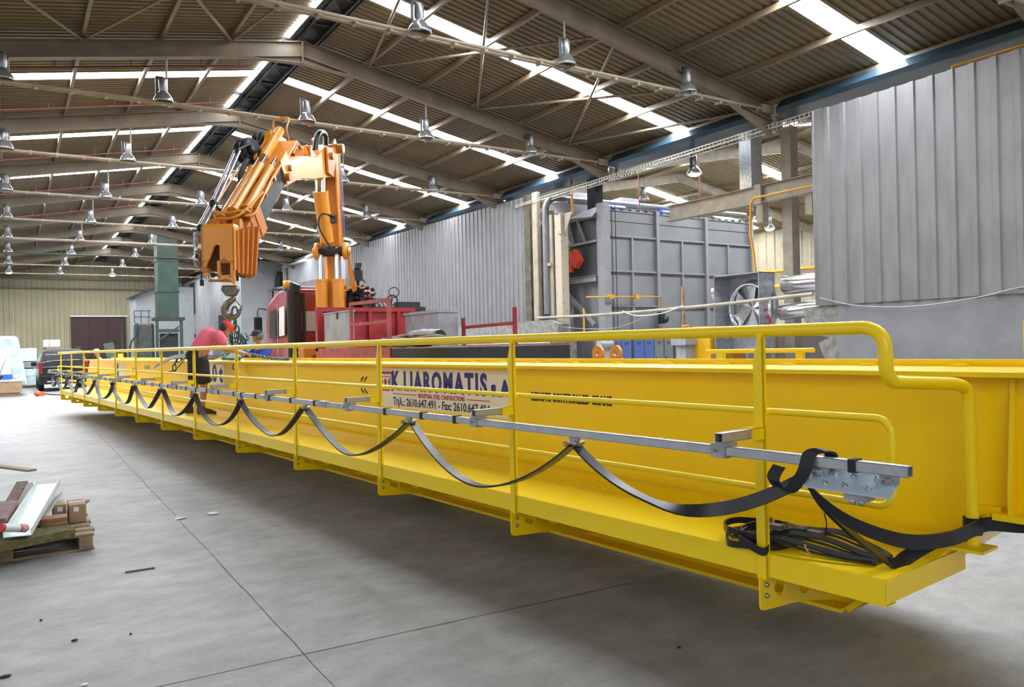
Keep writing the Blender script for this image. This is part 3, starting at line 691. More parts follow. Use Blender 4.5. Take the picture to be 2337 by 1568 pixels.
# trestles under the girder
for k, (s, od) in enumerate(((5.0, 'near'), (12.5, 'middle'), (20.0, 'far'))):
    mb = MB(); gbox(mb, s-0.1, s+0.1, 1.25, 1.6, 0.0, 0.06); gbox(mb, s-0.1, s+0.1, 1.2, 1.6, 0.18, 0.23)
    gbox(mb, s-0.08, s+0.08, 1.3, 1.4, 0.06, 0.18); gbox(mb, s-0.08, s+0.08, 1.4, 1.5, 0.06, 0.18)
    tag(obj('girder_trestle', mb, DARK), 'low dark steel trestle under the %s part of the yellow girder' % od, 'trestle', 'trestles under the girder')
# short yellow guard rail lying beyond the girder
t = thing('guard_rail', 'short yellow guard rail showing above the girder behind the nearest railing post', 'rail', tuple(G(1.4, 2.4, 0)))
obj('rail_tube', MB().tube([G(2.1, 2.4, 1.54), G(1.08, 2.4, 1.545)], 0.018, 10), YEL_RAIL, t)
for s in (1.95, 1.2): 
    mb = MB(); gbox(mb, s-0.03, s+0.03, 2.38, 2.42, 0.0, 1.53); obj('rail_post', mb, YEL_RAIL, t)
# ---------------------------------------------------------------- flat festoon cables
cable = mat('flat_black_cable', (0.018, 0.019, 0.022), 0.33, spec=0.35)
TR = [0.86, 2.62, 4.50, 6.24, 8.05, 9.75, 11.5, 13.3, 15.1, 16.9, 18.7, 20.4]
ORDN = ['first', 'second', 'third', 'fourth', 'fifth', 'sixth', 'seventh', 'eighth', 'ninth', 'tenth', 'eleventh', 'twelfth']
def trolley(s, lb):
    t = thing('cable_trolley', lb, 'cable trolley', tuple(G(s, NR, ZR_-0.1)), 'cable trolleys on the festoon track')
    mb = MB(); gbox(mb, s-0.035, s+0.035, NR-0.008, NR+0.008, ZR_-0.05, ZR_-0.012); gbox(mb, s-0.045, s+0.045, NR-0.03, NR+0.03, ZR_-0.056, ZR_-0.048)
    mb.lathe([(0, 0), (0.012, 0), (0.012, 0.07), (0, 0.07)], G(s-0.03, NR-0.035, ZR_-0.052), N, 8); obj('carriage', mb, GALV, t)
    mb = MB().tube([G(s+0.045, NR-0.04, ZR_-0.06), G(s+0.045, NR+0.04, ZR_-0.06)], 0.014, 10); obj('clamp_roll', mb, mat('brass_yellow', (0.55, 0.40, 0.08), 0.4, 0.5), t)
    return t
def loop(s0, s1, zlow, lb, sw=0.5):
    pts = []; wv = []
    K = 22
    for i in range(K+1):
        u = i/K; s = s0+(s1-s0)*u
        sh = (1-abs(2*u-1)**2.0); sh = (1-(2*abs(u-0.5))**1.75)
        z = ZR_-0.07-(ZR_-0.07-zlow)*sh
        pts.append(G(s, NR+0.02*math.sin(u*6.3+s0), z))
        tw = 0.25*math.sin(u*3.14*2+s0*3)*sw
        b_ = max(0.0, min(1.0, (0.62-u)/0.3)) if sw > 0.8 else 0.0
        wv.append((N*math.cos(tw)*(1-0.75*b_)+D*math.sin(tw)*0.6*(1-b_)+Z*b_).normalized()*0.062)
    mb = MB(); mb.ribbon(pts, wv, 0.011)
    return tag(obj('festoon_cable', mb, cable), lb, 'flat cable', 'flat cable loops of the festoon')
for i, s in enumerate(TR): trolley(s, '%s cable trolley from the near end of the festoon track' % ORDN[i])
loop(-0.50, TR[0]-0.03, 0.86, 'nearest sagging loop of flat black cable, ending at the bolted angle plate', 0.9)
for i in range(11): loop(TR[i]+0.03, TR[i+1]-0.03, 0.765+0.01*(i % 3), '%s sagging loop of flat black cable from the near end' % ORDN[i+1], 0.7)
loop(TR[11]+0.03, 21.5, 0.8, 'last sagging loop of flat black cable at the far track end')
# towing trolley: angle plate with bolts
LBL = mat('zinc_plate', (0.60, 0.76, 0.86), 0.3, 0.35, var=0.08)
t = thing('towing_trolley', 'pale bluish bolted angle plate hanging under the near end of the track', 'cable trolley', tuple(G(-0.68, NR, 1.07)))
mb = MB()
mb.hexa([G(-0.52, NR+0.03, 1.128), G(-0.86, NR+0.03, 1.128), G(-0.86, NR-0.005, 1.098), G(-0.52, NR-0.005, 1.098)], [G(-0.52, NR+0.03, 1.132), G(-0.86, NR+0.03, 1.132), G(-0.86, NR-0.007, 1.102), G(-0.52, NR-0.007, 1.102)])
mb.hexa([G(-0.52, NR-0.003, 1.10), G(-0.86, NR-0.003, 1.10), G(-0.86, NR-0.06, 1.065), G(-0.52, NR-0.06, 1.065)], [G(-0.52, NR-0.004, 1.105), G(-0.86, NR-0.004, 1.105), G(-0.86, NR-0.062, 1.07), G(-0.52, NR-0.062, 1.07)])
obj('angle_plate', mb, LBL, t)
for s, n_, z in ((-0.62, .01, 1.115), (-0.69, .012, 1.118), (-0.78, .01, 1.115), (-0.60, -.035, 1.085), (-0.68, -.035, 1.085), (-0.77, -.035, 1.085)):
    mb = MB().lathe([(0, 0.01), (0.006, 0.01), (0.006, 0.004), (0.011, 0.003), (0.011, 0)], G(s, NR+n_, z), (-N*0.6+Z*0.8), 8); mb.tube([G(s, NR+n_, z), G(s, NR+n_, z)+(-N*0.6+Z*0.8)*0.022], 0.003, 6); obj('bolt', mb, GALV, t)
for s in (-0.56, -0.83):
    mb = MB(); gbox(mb, s-0.035, s+0.035, NR-0.006, NR+0.006, 1.11, ZR_-0.012); mb.lathe([(0, 0), (0.013, 0), (0.013, 0.05), (0, 0.05)], G(s, NR-0.025, ZR_-0.04), N, 10)
    mb.tube(arc(G(s, NR-0.03, 1.10), 0.03, 0.3, 5.5, 12, -D, Z), 0.0025, 6); obj('hanger_bracket', mb, GALV, t)
mb = MB(); gbox(mb, -0.76, -0.67, NR-0.03, NR+0.03, 1.035, 1.065); mb.ball(G(-0.735, NR-0.02, 1.03), 0.014).ball(G(-0.70, NR-0.02, 1.03), 0.014); obj('cable_clamp', mb, GALV, t)
# strap looped over the track end, hanging cables to the walkway and end post
wN = N*0.07
pts = smooth_path([G(-0.40, NR-0.03, 1.13), G(-0.38, NR-0.045, 1.08), G(-0.42, NR-0.055, 1.045), G(-0.47, NR-0.06, 1.05), G(-0.52, NR-0.05, 1.12), G(-0.535, NR-0.03, 1.19), G(-0.57, NR, 1.205), G(-0.59, NR+0.03, 1.19), G(-0.575, NR+0.035, 1.13), G(-0.54, NR+0.02, 1.09)], 5)
pts2 = [p for p in pts]
tag(obj('cable_wrap', MB().ribbon(pts2, [(-D*0.8-Z*0.2+N*0.3).normalized()*0.05]*len(pts2), 0.01), cable), 'flat black cable folded over the track beside the angle plate', 'flat cable')
pts = smooth_path([G(-0.50, NR, 1.09), G(-0.53, NR+0.02, 1.02), G(-0.60, NR+0.16, 0.90), G(-0.68, NR+0.42, 0.80), G(-0.74, NR+0.68, 0.775), G(-0.765, 0.58, 0.79), G(-0.79, 0.66, 0.80), G(-0.9, 0.72, 0.80), G(-1.2, 0.72, 0.84), G(-1.6, 0.9, 0.87)], 6)
n_ = len(pts); wv = [(Z*(0.55+0.45*min(1, i/(n_*0.35)))+(-N)*0.5*max(0, 1-i/(n_*0.35))).normalized()*0.062 for i in range(n_)]
tag(obj('trailing_cable', MB().ribbon(pts, wv, 0.012), cable), 'flat black cable swung from the track to the end post of the handrail', 'flat cable')
pts = smooth_path([G(-0.49, NR+0.01, 1.08), G(-0.51, NR+0.08, 0.98), G(-0.55, NR+0.24, 0.84), G(-0.59, NR+0.44, 0.70), G(-0.605, 0.19, 0.672), G(-0.61, 0.27, 0.69), G(-0.66, 0.42, 0.74), G(-0.72, 0.55, 0.755)], 6)
n_ = len(pts); wv = [(N*0.5+D*0.5+Z*0.35).normalized()*0.06 if i < n_*0.45 else (Z*0.8-N*0.2+D*0.5).normalized()*0.06 for i in range(n_)]
tag(obj('trailing_cable', MB().ribbon(pts, wv, 0.012), cable), 'flat black cable dropping to the walkway corner and folding back up', 'flat cable')
mb = MB(); mb.ribbon([G(-0.735, 0.62, 0)+Z*0.79+(D*math.cos(a)+N*math.sin(a))*0.036 for a in [i*math.pi/8 for i in range(17)]], Z*0.075, 0.006)
tag(obj('cable_band', mb, BLK), 'black band strapping the flat cable to the foot of the end post', 'band')
# coil of cables on the walkway
t = thing('cable_coil', 'loose coil of flat black cables with plugs on the near end of the walkway', 'cable coil', tuple(G(-0.2, 0.18, ZF)))
for k, (cs, cn, ra, rb, z, a0_, a1_) in enumerate(((0.02, 0.14, 0.16, 0.20, 0.0, 0, 6.28), (0.0, 0.15, 0.14, 0.17, 0.022, 0.4, 6.0), (-0.02, 0.15, 0.12, 0.15, 0.04, 1.0, 7.0), (0.03, 0.11, 0.15, 0.16, 0.052, 2.0, 7.4))):
    pts = [G(cs+ra*math.cos(a0_+(a1_-a0_)*i/30)+0.01*math.sin(i*.9), cn+rb*math.sin(a0_+(a1_-a0_)*i/30), ZF+0.018+z+0.006*math.sin(i*0.7+k)) for i in range(31)]
    obj('coil_turn', MB().ribbon(pts, Z*0.03, 0.011), cable, t)
for k in range(6):
    pts = smooth_path([G(0.10-0.02*k, -0.0+0.05*k, ZF+0.03+0.006*k), G(-0.08-0.02*k, -0.01+0.045*k, ZF+0.06+0.004*k), G(-0.28, 0.02+0.06*k, ZF+0.035+0.006*k), G(-0.42-0.01*k, 0.06+0.05*k, ZF+0.02), G(-0.54, 0.12+0.03*k, ZF+0.012)], 6)
    obj('loose_strand', MB().ribbon(pts, [(Z*0.5+N*0.8*(1 if k % 2 else -1)).normalized()*0.028]*len(pts), 0.009), cable, t)
for c in ((-0.02, 0.10, 0.115), (-0.10, 0.07, 0.10), (-0.26, 0.14, 0.085)):
    mb = MB(); gbox(mb, c[0]-0.035, c[0]+0.035, c[1]-0.018, c[1]+0.018, ZF+c[2]-0.012, ZF+c[2]+0.016); obj('plug', mb, mat('grey_plug', (0.09, 0.09, 0.10), 0.35), t, bevel=0.004)
obj('copper_wire', MB().tube(smooth_path([G(-0.28, 0.02, ZF+0.06), G(-0.30, -0.005, ZF+0.05), G(-0.33, 0.0, ZF+0.015)], 4), 0.004, 6), mat('copper_wire', (0.5, 0.18, 0.07), 0.4), t)
obj('upright_wire', MB().tube(smooth_path([G(-0.26, 0.22, ZF+0.05), G(-0.268, 0.22, ZF+0.12), G(-0.262, 0.21, ZF+0.17)], 3), 0.003, 6), BLK, t)
# cable bundle tied round the nearest post
tag(obj('cable_tail', MB().ribbon(smooth_path([G(0.03, 0.03, ZF+0.07), G(0.01, -0.055, ZF+0.055), G(-0.06, -0.07, ZF+0.03), G(-0.115, -0.055, ZF+0.01), G(-0.12, -0.02, ZF+0.03), G(-0.10, 0.03, ZF+0.05)], 6), Z*0.035, 0.01), cable), 'black cable end passed round the nearest railing post', 'flat cable')
# ------------------------------------------------------------------ the opening to the neighbouring hall
PANEL = mat('silver_painted_panel', (0.25, 0.255, 0.275), 0.5, 0.25, var=0.12, vscale=1.2)
RIBM = mat('silver_painted_rib', (0.29, 0.295, 0.315), 0.45, 0.25, var=0.1)
ov = thing('industrial_oven', 'large silver-grey panelled steel oven with stiffener grid standing in the wall opening', 'oven', (19.7, 20.8, 0))
YO, XO = 19.3, 16.25
obj('casing', MB().box((XO, YO, 0.15), (23.35, 23.0, 5.95)), PANEL, ov)
obj('corner_post', MB().box((XO-0.18, YO-0.14, 0), (XO+0.12, YO+0.2, 6.15)), RIBM, ov, bevel=0.02)
for x in (18.5, 20.87, 23.3): obj('main_stiffener', MB().box((x-0.07, YO-0.14, 0.1), (x+0.07, YO, 6.0)), RIBM, ov)
for x in (17.38, 19.7, 22.05): obj('minor_stiffener', MB().box((x-0.04, YO-0.08, 0.1), (x+0.04, YO, 5.1)), RIBM, ov)
for z in (5.1, 3.95, 2.8, 1.6): obj('cross_stiffener', MB().box((XO+0.1, YO-0.1, z-0.03), (23.35, YO, z+0.03)), RIBM, ov)
obj('top_edge', MB().box((XO, YO-0.04, 5.6), (23.35, YO, 5.62)).box((XO, YO-0.05, 5.93), (23.35, YO+0.1, 5.99)), RIBM, ov)
mb = MB(); x = XO+0.3
while x < 23.2: mb.box((x, YO-0.07, 5.96), (x+0.1, YO+0.02, 6.02)); x += 0.36
obj('edge_lugs', mb, DARK, ov)
mb = MB()
for x in (16.46, 16.62): mb.tube([(x, YO-0.12, 0.3), (x, YO-0.12, 6.1)], 0.014, 6)
obj('vertical_rods', mb, DARK, ov)
# side hood and frame
HOOD = mat('weathered_hood_sheet', (0.11, 0.12, 0.13), 0.45, 0.4, var=0.3, vscale=1.2)
mb = MB().prism([(16.2, 19.5, 4.95), (16.2, 20.9, 4.9), (16.2, 21.3, 5.4), (16.2, 20.9, 5.85), (16.2, 19.5, 5.72)], (0.25, 0, 0)); obj('side_hood', mb, HOOD, ov)
mb = MB().hexa([(15.9, 19.5, 5.7), (15.9, 21.0, 5.82), (16.3, 21.2, 5.95), (16.3, 19.4, 6.1)], [(15.9, 19.5, 5.74), (15.9, 21.0, 5.86), (16.3, 21.2, 5.99), (16.3, 19.4, 6.14)]); obj('hood_roof', mb, RIBM, ov)
mb = MB(); mb.beam((16.1, 20.55, 5.8), (16.1, 20.1, 4.95), 0.07, 0.07); mb.beam((16.1, 21.0, 5.75), (16.1, 20.75, 4.95), 0.07, 0.07); mb.beam((16.1, 19.5, 4.95), (16.1, 21.3, 4.93), 0.08, 0.08); mb.beam((16.1, 19.5, 5.75), (16.1, 21.0, 5.78), 0.08, 0.1)
obj('hood_ribs', mb, RIBM, ov)
mb = MB().prism([(16.22, 19.5, 3.75), (16.22, 21.4, 3.9), (16.22, 21.1, 4.9), (16.22, 19.5, 4.92)], (0.2, 0, 0)); obj('side_panel', mb, HOOD, ov)
mb = MB(); mb.ibeam((16.0, 19.5, 3.72), (16.0, 21.5, 3.72), 0.2, 0.15); mb.beam((16.0, 21.4, 3.6), (16.0, 19.6, 2.2), 0.1, 0.1); mb.beam((16.0, 21.45, 0.0), (16.0, 21.45, 3.65), 0.12, 0.12, (0, 1, 0)); mb.beam((16.0, 20.8, 2.9), (16.0, 21.3, 2.2), 0.05, 0.05)
obj('side_frame', mb, RIBM, ov)
for i, x in enumerate((16.2, 18.5, 21.0)):
    tag(obj('roof_fan_box', MB().hexa([(x, 21, 5.96), (x+1.1, 21, 5.96), (x+1.1, 22, 5.96), (x, 22, 5.96)], [(x+.1, 21.1, 6.85), (x+.95, 21.1, 6.85), (x+.95, 21.9, 6.85), (x+.1, 21.9, 6.85)]), PANEL), '%s of the three grey boxes on top of the oven' % ('leftmost', 'middle', 'rightmost')[i], 'box', 'boxes on the oven roof')
BLUEP = mat('blue_machine_paint', (0.02, 0.05, 0.28), 0.4)
for i, x in enumerate((17.3, 19.9)):
    tag(obj('blower_motor', MB().tube([(x+.1, 20.6, 6.2), (x+.9, 20.6, 6.2)], 0.22, 14), BLUEP), '%s blue blower motor on the oven roof' % ('left', 'right')[i], 'motor', 'motors on the oven roof')
t = thing('galvanised_pipe', 'big galvanised pipe crossing above the oven with an elbow at its left end', 'pipe', (19, 18.3, 6.0))
pth = [(13.05+2.0, 18.3, 2.6)]
pp = [(15.05, 20.9, 2.6), (15.05, 20.9, 6.1)]+arc((15.45, 20.9, 6.1), 0.4, math.pi, math.pi/2, 6, (1, 0, 0), (0, 0, 1))+[(25.0, 20.9, 6.6)]
obj('pipe', MB().tube([V(p) for p in pp], 0.12, 14), mat('dull_galvanised_pipe', (0.20, 0.205, 0.22), 0.4, 0.6, var=0.2), t)
mb = MB()
for x in (15.7, 15.8): mb.tube([(x, 20.9, 6.5), (x+0.02, 20.9, 6.5)], 0.142, 14)
obj('seam_rings', mb, GALV, t)
# cream crane column with bracket, flange cap and a red housing behind
t = thing('cream_column', 'scuffed cream steel column standing at the left of the wall opening', 'column', (15.3, 20.4, 0))
obj('shaft', MB().box((15.15, 20.2, 0), (15.45, 20.55, 5.9)), mat('scuffed_cream_paint', (0.40, 0.35, 0.27), 0.55, var=0.35, vscale=5, lo=0.25, hi=0.42), t, bevel=0.01)
obj('flange_plate', MB().box((15.1, 20.62, 0), (15.16, 20.85, 5.9)), CREAM, t)
obj('cap_drum', MB().lathe([(0.2, 0), (0.2, 0.32), (0.25, 0.33), (0.25, 0.38), (0, 0.38)], (15.3, 20.4, 5.9)), PANEL, t)
obj('cap_bracket', MB().prism([(15.28, 20.2, 5.88), (15.28, 19.75, 5.88), (15.28, 20.2, 5.1)], (0.03, 0, 0)), CREAM, t)
obj('stub_bar', MB().box((15.0, 20.6, 4.2), (15.05, 20.95, 4.3)).box((15.1, 20.1, 5.2), (15.16, 20.3, 5.3)), CREAM, t)
obj('footing', MB().box((14.95, 20.0, 0), (15.55, 20.6, 1.75)), ROUGHC, t)
ORR = mat('signal_red_paint', (0.62, 0.06, 0.02), 0.4)
mb = MB().prism([(16.0, 20.7, 4.2), (16.0, 20.1, 4.35), (16.0, 19.85, 3.95), (16.0, 20.25, 3.75)], (0.3, 0, 0)); mb.prism([(15.5, 21.0, 4.1), (15.5, 21.4, 3.95), (15.5, 21.2, 3.2), (15.5, 21.0, 3.15)], (0.3, 0, 0))
mb = MB().prism([(15.75, 20.7, 4.55), (15.75, 20.32, 4.75), (15.75, 20.02, 4.35), (15.75, 20.3, 4.1)], (0.2, 0, 0))
mb.prism([(15.75, 21.62, 4.25), (15.75, 21.0, 4.4), (15.75, 21.0, 3.4), (15.75, 21.2, 3.35)], (0.2, 0, 0)).box((15.8, 20.5, 4.0), (15.9, 21.3, 4.3))
tag(obj('red_fan_housing', mb, ORR), 'bright red faceted housing partly hidden by the cream column', 'housing')
t = thing('wall_end_post', 'dark brown and cream posts closing the end of the middle corrugated wall', 'post', (15, 21.6, 0))
obj('brown_post', MB().box((14.95, 21.7, 2.4), (15.2, 22.05, 6.75)), mat('brown_weathered', (0.10, 0.085, 0.06), 0.7, var=0.4), t)
obj('cream_post', MB().box((14.97, 21.3, 2.4), (15.15, 21.6, 6.78)), CREAM, t, bevel=0.03)
# guard tube, hanging wires
t = thing('guard_tube', 'long slightly sagging cream tube spanning the wall opening', 'tube', (15, 16, 2.5))
obj('tube', MB().tube(smooth_path([(15.0, 21.5, 2.5), (15.0, 18, 2.46), (15.0, 14, 2.5), (15.0, 10.7, 2.6)], 6), 0.045, 8), CREAM, t)
WIREM = mat('grey_wire', (0.35, 0.35, 0.36), 0.6)
obj('slack_wire', MB().tube(smooth_path([(14.93, 17.0, 2.52), (14.93, 16.4, 2.36), (14.93, 15.4, 2.38), (14.93, 14.6, 2.55)], 6), 0.016, 6), mat('white_hose', (0.6, 0.58, 0.55), 0.5), t)
tag(obj('wall_wire', MB().tube(smooth_path([(14.95, 10.5, 2.5), (14.93, 9.6, 2.28), (14.93, 8.4, 2.2), (14.93, 7.2, 2.3), (14.95, 6.3, 2.45), (14.95, 4.5, 2.5)], 6), 0.012, 6), WIREM), 'thin grey wire drooping along the near right wall', 'wire')
tag(obj('slack_cable', MB().tube(smooth_path([(14.95, 21.5, 2.4), (15.0, 19.5, 2.1), (15.3, 17.8, 2.05), (15.4, 16.5, 2.35), (15.1, 15.5, 2.5)], 6), 0.01, 6), WIREM), 'thin slack cable looping in front of the oven', 'wire')
# cable trays and longitudinal beams
def tray(p, q, lb, wd=0.3):
    p, q = V(p), V(q); mb = MB(); d = (q-p).normalized(); x = d.cross(Z).normalized(); L_ = (q-p).length
    for sgn in (-1, 1): mb.beam(p+x*sgn*wd/2+Z*0.04, q+x*sgn*wd/2+Z*0.04, 0.012, 0.02); mb.beam(p+x*sgn*wd/2-Z*0.04, q+x*sgn*wd/2-Z*0.04, 0.012, 0.02)
    n = int(L_/0.12)
    for i in range(n): 
        c = p+d*(i*0.12+0.06)
        for sgn in (-1, 1): mb.beam(c+x*sgn*wd/2-Z*0.04, c+x*sgn*wd/2+Z*0.04, 0.035, 0.012, d)
    for i in range(0, n, 4): mb.beam(p+d*(i*0.12)-x*wd/2-Z*0.03, p+d*(i*0.12)+x*wd/2-Z*0.03, 0.03, 0.015)
    return tag(obj('cable_tray', mb, mat('tray_steel', (0.45, 0.44, 0.40), 0.5, 0.3)), lb, 'cable tray', 'perforated cable trays')
tray((15.05, 22.5, 6.45), (15.3, 10.5, 6.66), 'perforated cable tray running over the wall opening')
tray((14.8, 49.5, 6.9), (14.8, 36, 7.05), 'perforated cable tray along the top of the white wall', 0.2)
tag(obj('cable_tray', MB().box((14.75, 49.4, 4.6), (14.95, 49.6, 6.9)), mat('tray_steel', (0.45, 0.44, 0.40), 0.5, 0.3)), 'vertical run of perforated cable tray on the white wall', 'cable tray', 'perforated cable trays')
tag(obj('curved_duct', MB().tube(smooth_path([(14.85, 50.2, 6.6), (14.75, 50.4, 5.9), (14.85, 50.3, 4.6)], 4), 0.3, 10), BLKM), 'black bulging hose on the white wall behind the crane boom', 'hose')
tag(obj('service_box', MB().box((14.6, 40.5, 3.9), (15.0, 45, 5.2)), mat('pale_box', (0.42, 0.42, 0.44), 0.6)), 'plain pale grey box on the wall above the truck cab', 'box')
rb = thing('runway_beam', 'deep cream crane runway beam in the neighbouring hall behind the near corrugated wall', 'beam', (16.8, 15, 5.4))
obj('beam', MB().ibeam((16.8, 10.6, 5.46), (16.8, 16.9, 5.46), 0.46, 0.25), CREAM, rb)
for y in (13.5, 12.0): obj('bracket', MB().box((16.72, y-0.1, 4.7), (16.95, y+0.1, 5.25)), CREAM, rb)
obj('stiffener', MB().box((16.66, 13.4, 5.2), (16.72, 13.6, 5.72)), CREAM, rb)
tag(obj('side_column', MB().box((17.2, 12.85, 0), (17.5, 13.15, 7.2)), CREAM), 'cream column behind the runway beam right of the oven', 'column')
# yellow gas pipes
GASP = mat('gas_yellow_paint', (0.62, 0.30, 0.02), 0.45)
t = thing('gas_pipe', 'yellow gas pipe following the runway beam and dropping beside the oven', 'pipe', (16.4, 13, 4))
obj('pipe', MB().tube([(16.45, 10.7, 5.33), (16.45, 13.45, 5.33), (16.45, 13.55, 5.2), (16.45, 13.6, 4.4), (16.45, 13.5, 3.9), (16.45, 13.45, 3.35)], 0.035, 8), GASP, t)
tag(obj('gas_pipe', MB().tube([(15.6, 22.1, 7.0), (15.6, 20.15, 7.0), (15.6, 20.15, 5.85)], 0.045, 8), GASP), 'yellow pipe above the cream column with a vertical drop', 'pipe')
tag(obj('gas_pipe', MB().tube([(15.6, 22.3, 6.35), (15.6, 21.2, 6.5)], 0.04, 8), GASP), 'short yellow pipe left of the cream column top', 'pipe')
tag(obj('gas_pipe', MB().tube([(15.25, 7.7, 6.6), (15.25, 7.7, 6.78), (15.25, 4.0, 6.76)], 0.035, 8), GASP), 'yellow pipe running above the near corrugated wall', 'pipe')
t = thing('burner_gas_line', 'thin yellow gas line with valves in front of the oven', 'pipe', (17, 19, 2.5))
obj('line', MB().tube([(15.2, 19.0, 3.06), (18.4, 19.0, 3.12), (18.4, 19.0, 1.6)], 0.028, 8), GASP, t)
obj('riser', MB().tube([(15.0, 18.9, 2.7), (15.0, 18.9, 1.7)], 0.025, 8), GASP, t)
for x in (16.2, 17.3): obj('valve', MB().box((x-0.08, 18.94, 3.02), (x+0.08, 19.06, 3.16)), GASP, t)
obj('regulator', MB().lathe([(0, -.05), (.12, -.04), (.12, .04), (0, .05)], (18.5, 18.9, 2.35), (0, 1, 0), 12).box((18.3, 18.92, 2.2), (18.5, 19.05, 2.6)), DARK, t)
# ventilation: vertical duct, dark duct, silver spiral ducts, open fan box marked 3
tag(obj('vertical_duct', MB().box((16.8, 13.8, 5.7), (17.25, 14.2, 7.4)), GALV), 'galvanised square duct rising above the runway beam', 'duct')
tag(obj('vertical_duct', MB().box((16.45, 20.0, 6.1), (16.8, 20.4, 7.6)), BLKM), 'dark square duct rising from the oven roof', 'duct')
SILV = mat('polished_duct_steel', (0.72, 0.74, 0.77), 0.16, 0.95, bump=0.2, bscale=4)
fb = thing('fan_box', 'open galvanised fan box with a red 3 sprayed on its side', 'fan box', (16.4, 13.3, 0))
X0, YA, YB, ZA, ZB = 15.62, 12.68, 14.15, 1.35, 3.3
mb = MB().box((X0, YA, ZB-0.02), (X0+0.6, YB, ZB)).box((X0, YA, ZA), (X0+0.6, YB, ZA+0.02)).box((X0, YB-0.02, ZA), (X0+0.6, YB, ZB)).box((X0, YA, ZA), (X0+0.6, YA+0.02, ZB)).box((X0+0.58, YA, ZA), (X0+0.6, YB, ZB))
obj('casing', mb, GALV, fb)
mb = MB().lathe([(0.62, 0), (0.60, -0.15), (0.52, -0.32), (0.50, -0.36)], (X0+0.56, 13.25, 2.5), (1, 0, 0), 28)
mb = MB().lathe([(0.76, 0.0), (0.70, -0.10), (0.64, -0.26), (0.60, -0.26), (0.62, -0.1), (0.66, 0.0)], (X0+0.57, 13.3, 2.42), (1, 0, 0), 28)
obj('inlet_ring', mb, SILV, fb)
mb = MB()
for a in range(6): 
    c = math.pi*a/3+0.2; mb.prism([(X0+.5, 13.3, 2.42), (X0+.52, 13.3+.62*math.cos(c), 2.42+.62*math.sin(c)), (X0+.46, 13.3+.62*math.cos(c+.6), 2.42+.62*math.sin(c+.6))], (0.015, 0, 0))
obj('fan_blades', mb, SILV, fb)
mb = MB().box((X0+0.001, YA-0.0, ZA-1.35), (X0+0.08, YA+0.08, ZA)).box((X0, YB-0.08, ZA-1.35), (X0+0.08, YB, ZA)).box((X0+.52, YA, 0), (X0+0.6, YA+0.08, ZA)); obj('stand', mb, GALV, fb)
mb = MB(); lettering(mb, '3', 0.62, (X0+0.14, YA-0.004, 1.95), (1, 0, 0), (0, 0, 1), 0.30, 0.004); obj('sprayed_number', mb, mat('red_spray', (0.45, 0.06, 0.08), 0.6), fb)
def duct(p, q, r, lb, seams=5):
    p, q = V(p), V(q); t = thing('spiral_duct', lb, 'duct', tuple(p), 'round silver ducts'); obj('pipe', MB().tube([p, q], r, 22), SILV, t)
    mb = MB(); d = (q-p).normalized()
    for i in range(seams): c = p+(q-p)*(0.45+0.1*i); mb.tube([c-d*0.006, c+d*0.006], r+0.004, 22, caps=False)
    c = (p+q)/2; obj('support_leg', MB().box((c.x-.03, c.y-.03, 0), (c.x+.03, c.y+.03, c.z-r)), GALV, t)
    obj('seams', mb, GALV, t); return t
duct((16.5, 12.55, 2.97), (16.5, 9.8, 2.97), 0.24, 'shiny round duct between the fan box and the near wall, upper one')
duct((16.35, 12.6, 2.28), (16.35, 9.8, 2.42), 0.2, 'crumpled foil-wrapped duct under the shiny round duct')
duct((16.7, 14.2, 2.95), (16.7, 15.0, 2.95), 0.26, 'short shiny duct behind the left edge of the fan box', 3)
# lockers
LOCB = mat('blue_locker_door', (0.07, 0.13, 0.36), 0.45); LOCG = mat('grey_locker_door', (0.16, 0.18, 0.20), 0.45)
def locker(x, m_, lb, grp, w_=0.42, y=18.5):
    t = thing('locker', lb, 'locker', (x+w_/2, y, 0), grp)
    obj('cabinet', MB().box((x, y, 0), (x+w_, y+0.5, 1.86)), LOCG, t); d_ = obj('door', MB().box((x+0.02, y-0.02, 0.06), (x+w_-0.02, y, 1.82)), m_, t)
    mb = MB()
    for z in (1.6, 1.56, 1.52): mb.box((x+.12, y-.024, z), (x+w_-.12, y-.02, z+.015))
    obj('vents', mb, BLKM, d_); obj('handle', MB().box((x+.06, y-.04, 0.95), (x+.09, y-.02, 1.1)), DARK, d_)
for i, x in enumerate((15.72, 16.16, 16.68, 17.12)): locker(x, LOCB, '%s blue locker door in front of the oven' % ('leftmost', 'second', 'third', 'rightmost')[i], 'blue lockers')
for i, x in enumerate((17.56, 18.0, 18.5, 18.92, 19.34)): locker(x, LOCG, '%s dark grey locker right of the blue ones' % ORD[i], 'grey lockers')
tag(obj('round_drum', MB().tube([(15.0, 18.2, 1.55), (15.5, 18.2, 1.55)], 0.14, 14).box((15.05, 18.15, 0), (15.45, 18.25, 1.45)), GREY), 'grey rounded tank on a stand left of the lockers', 'tank')
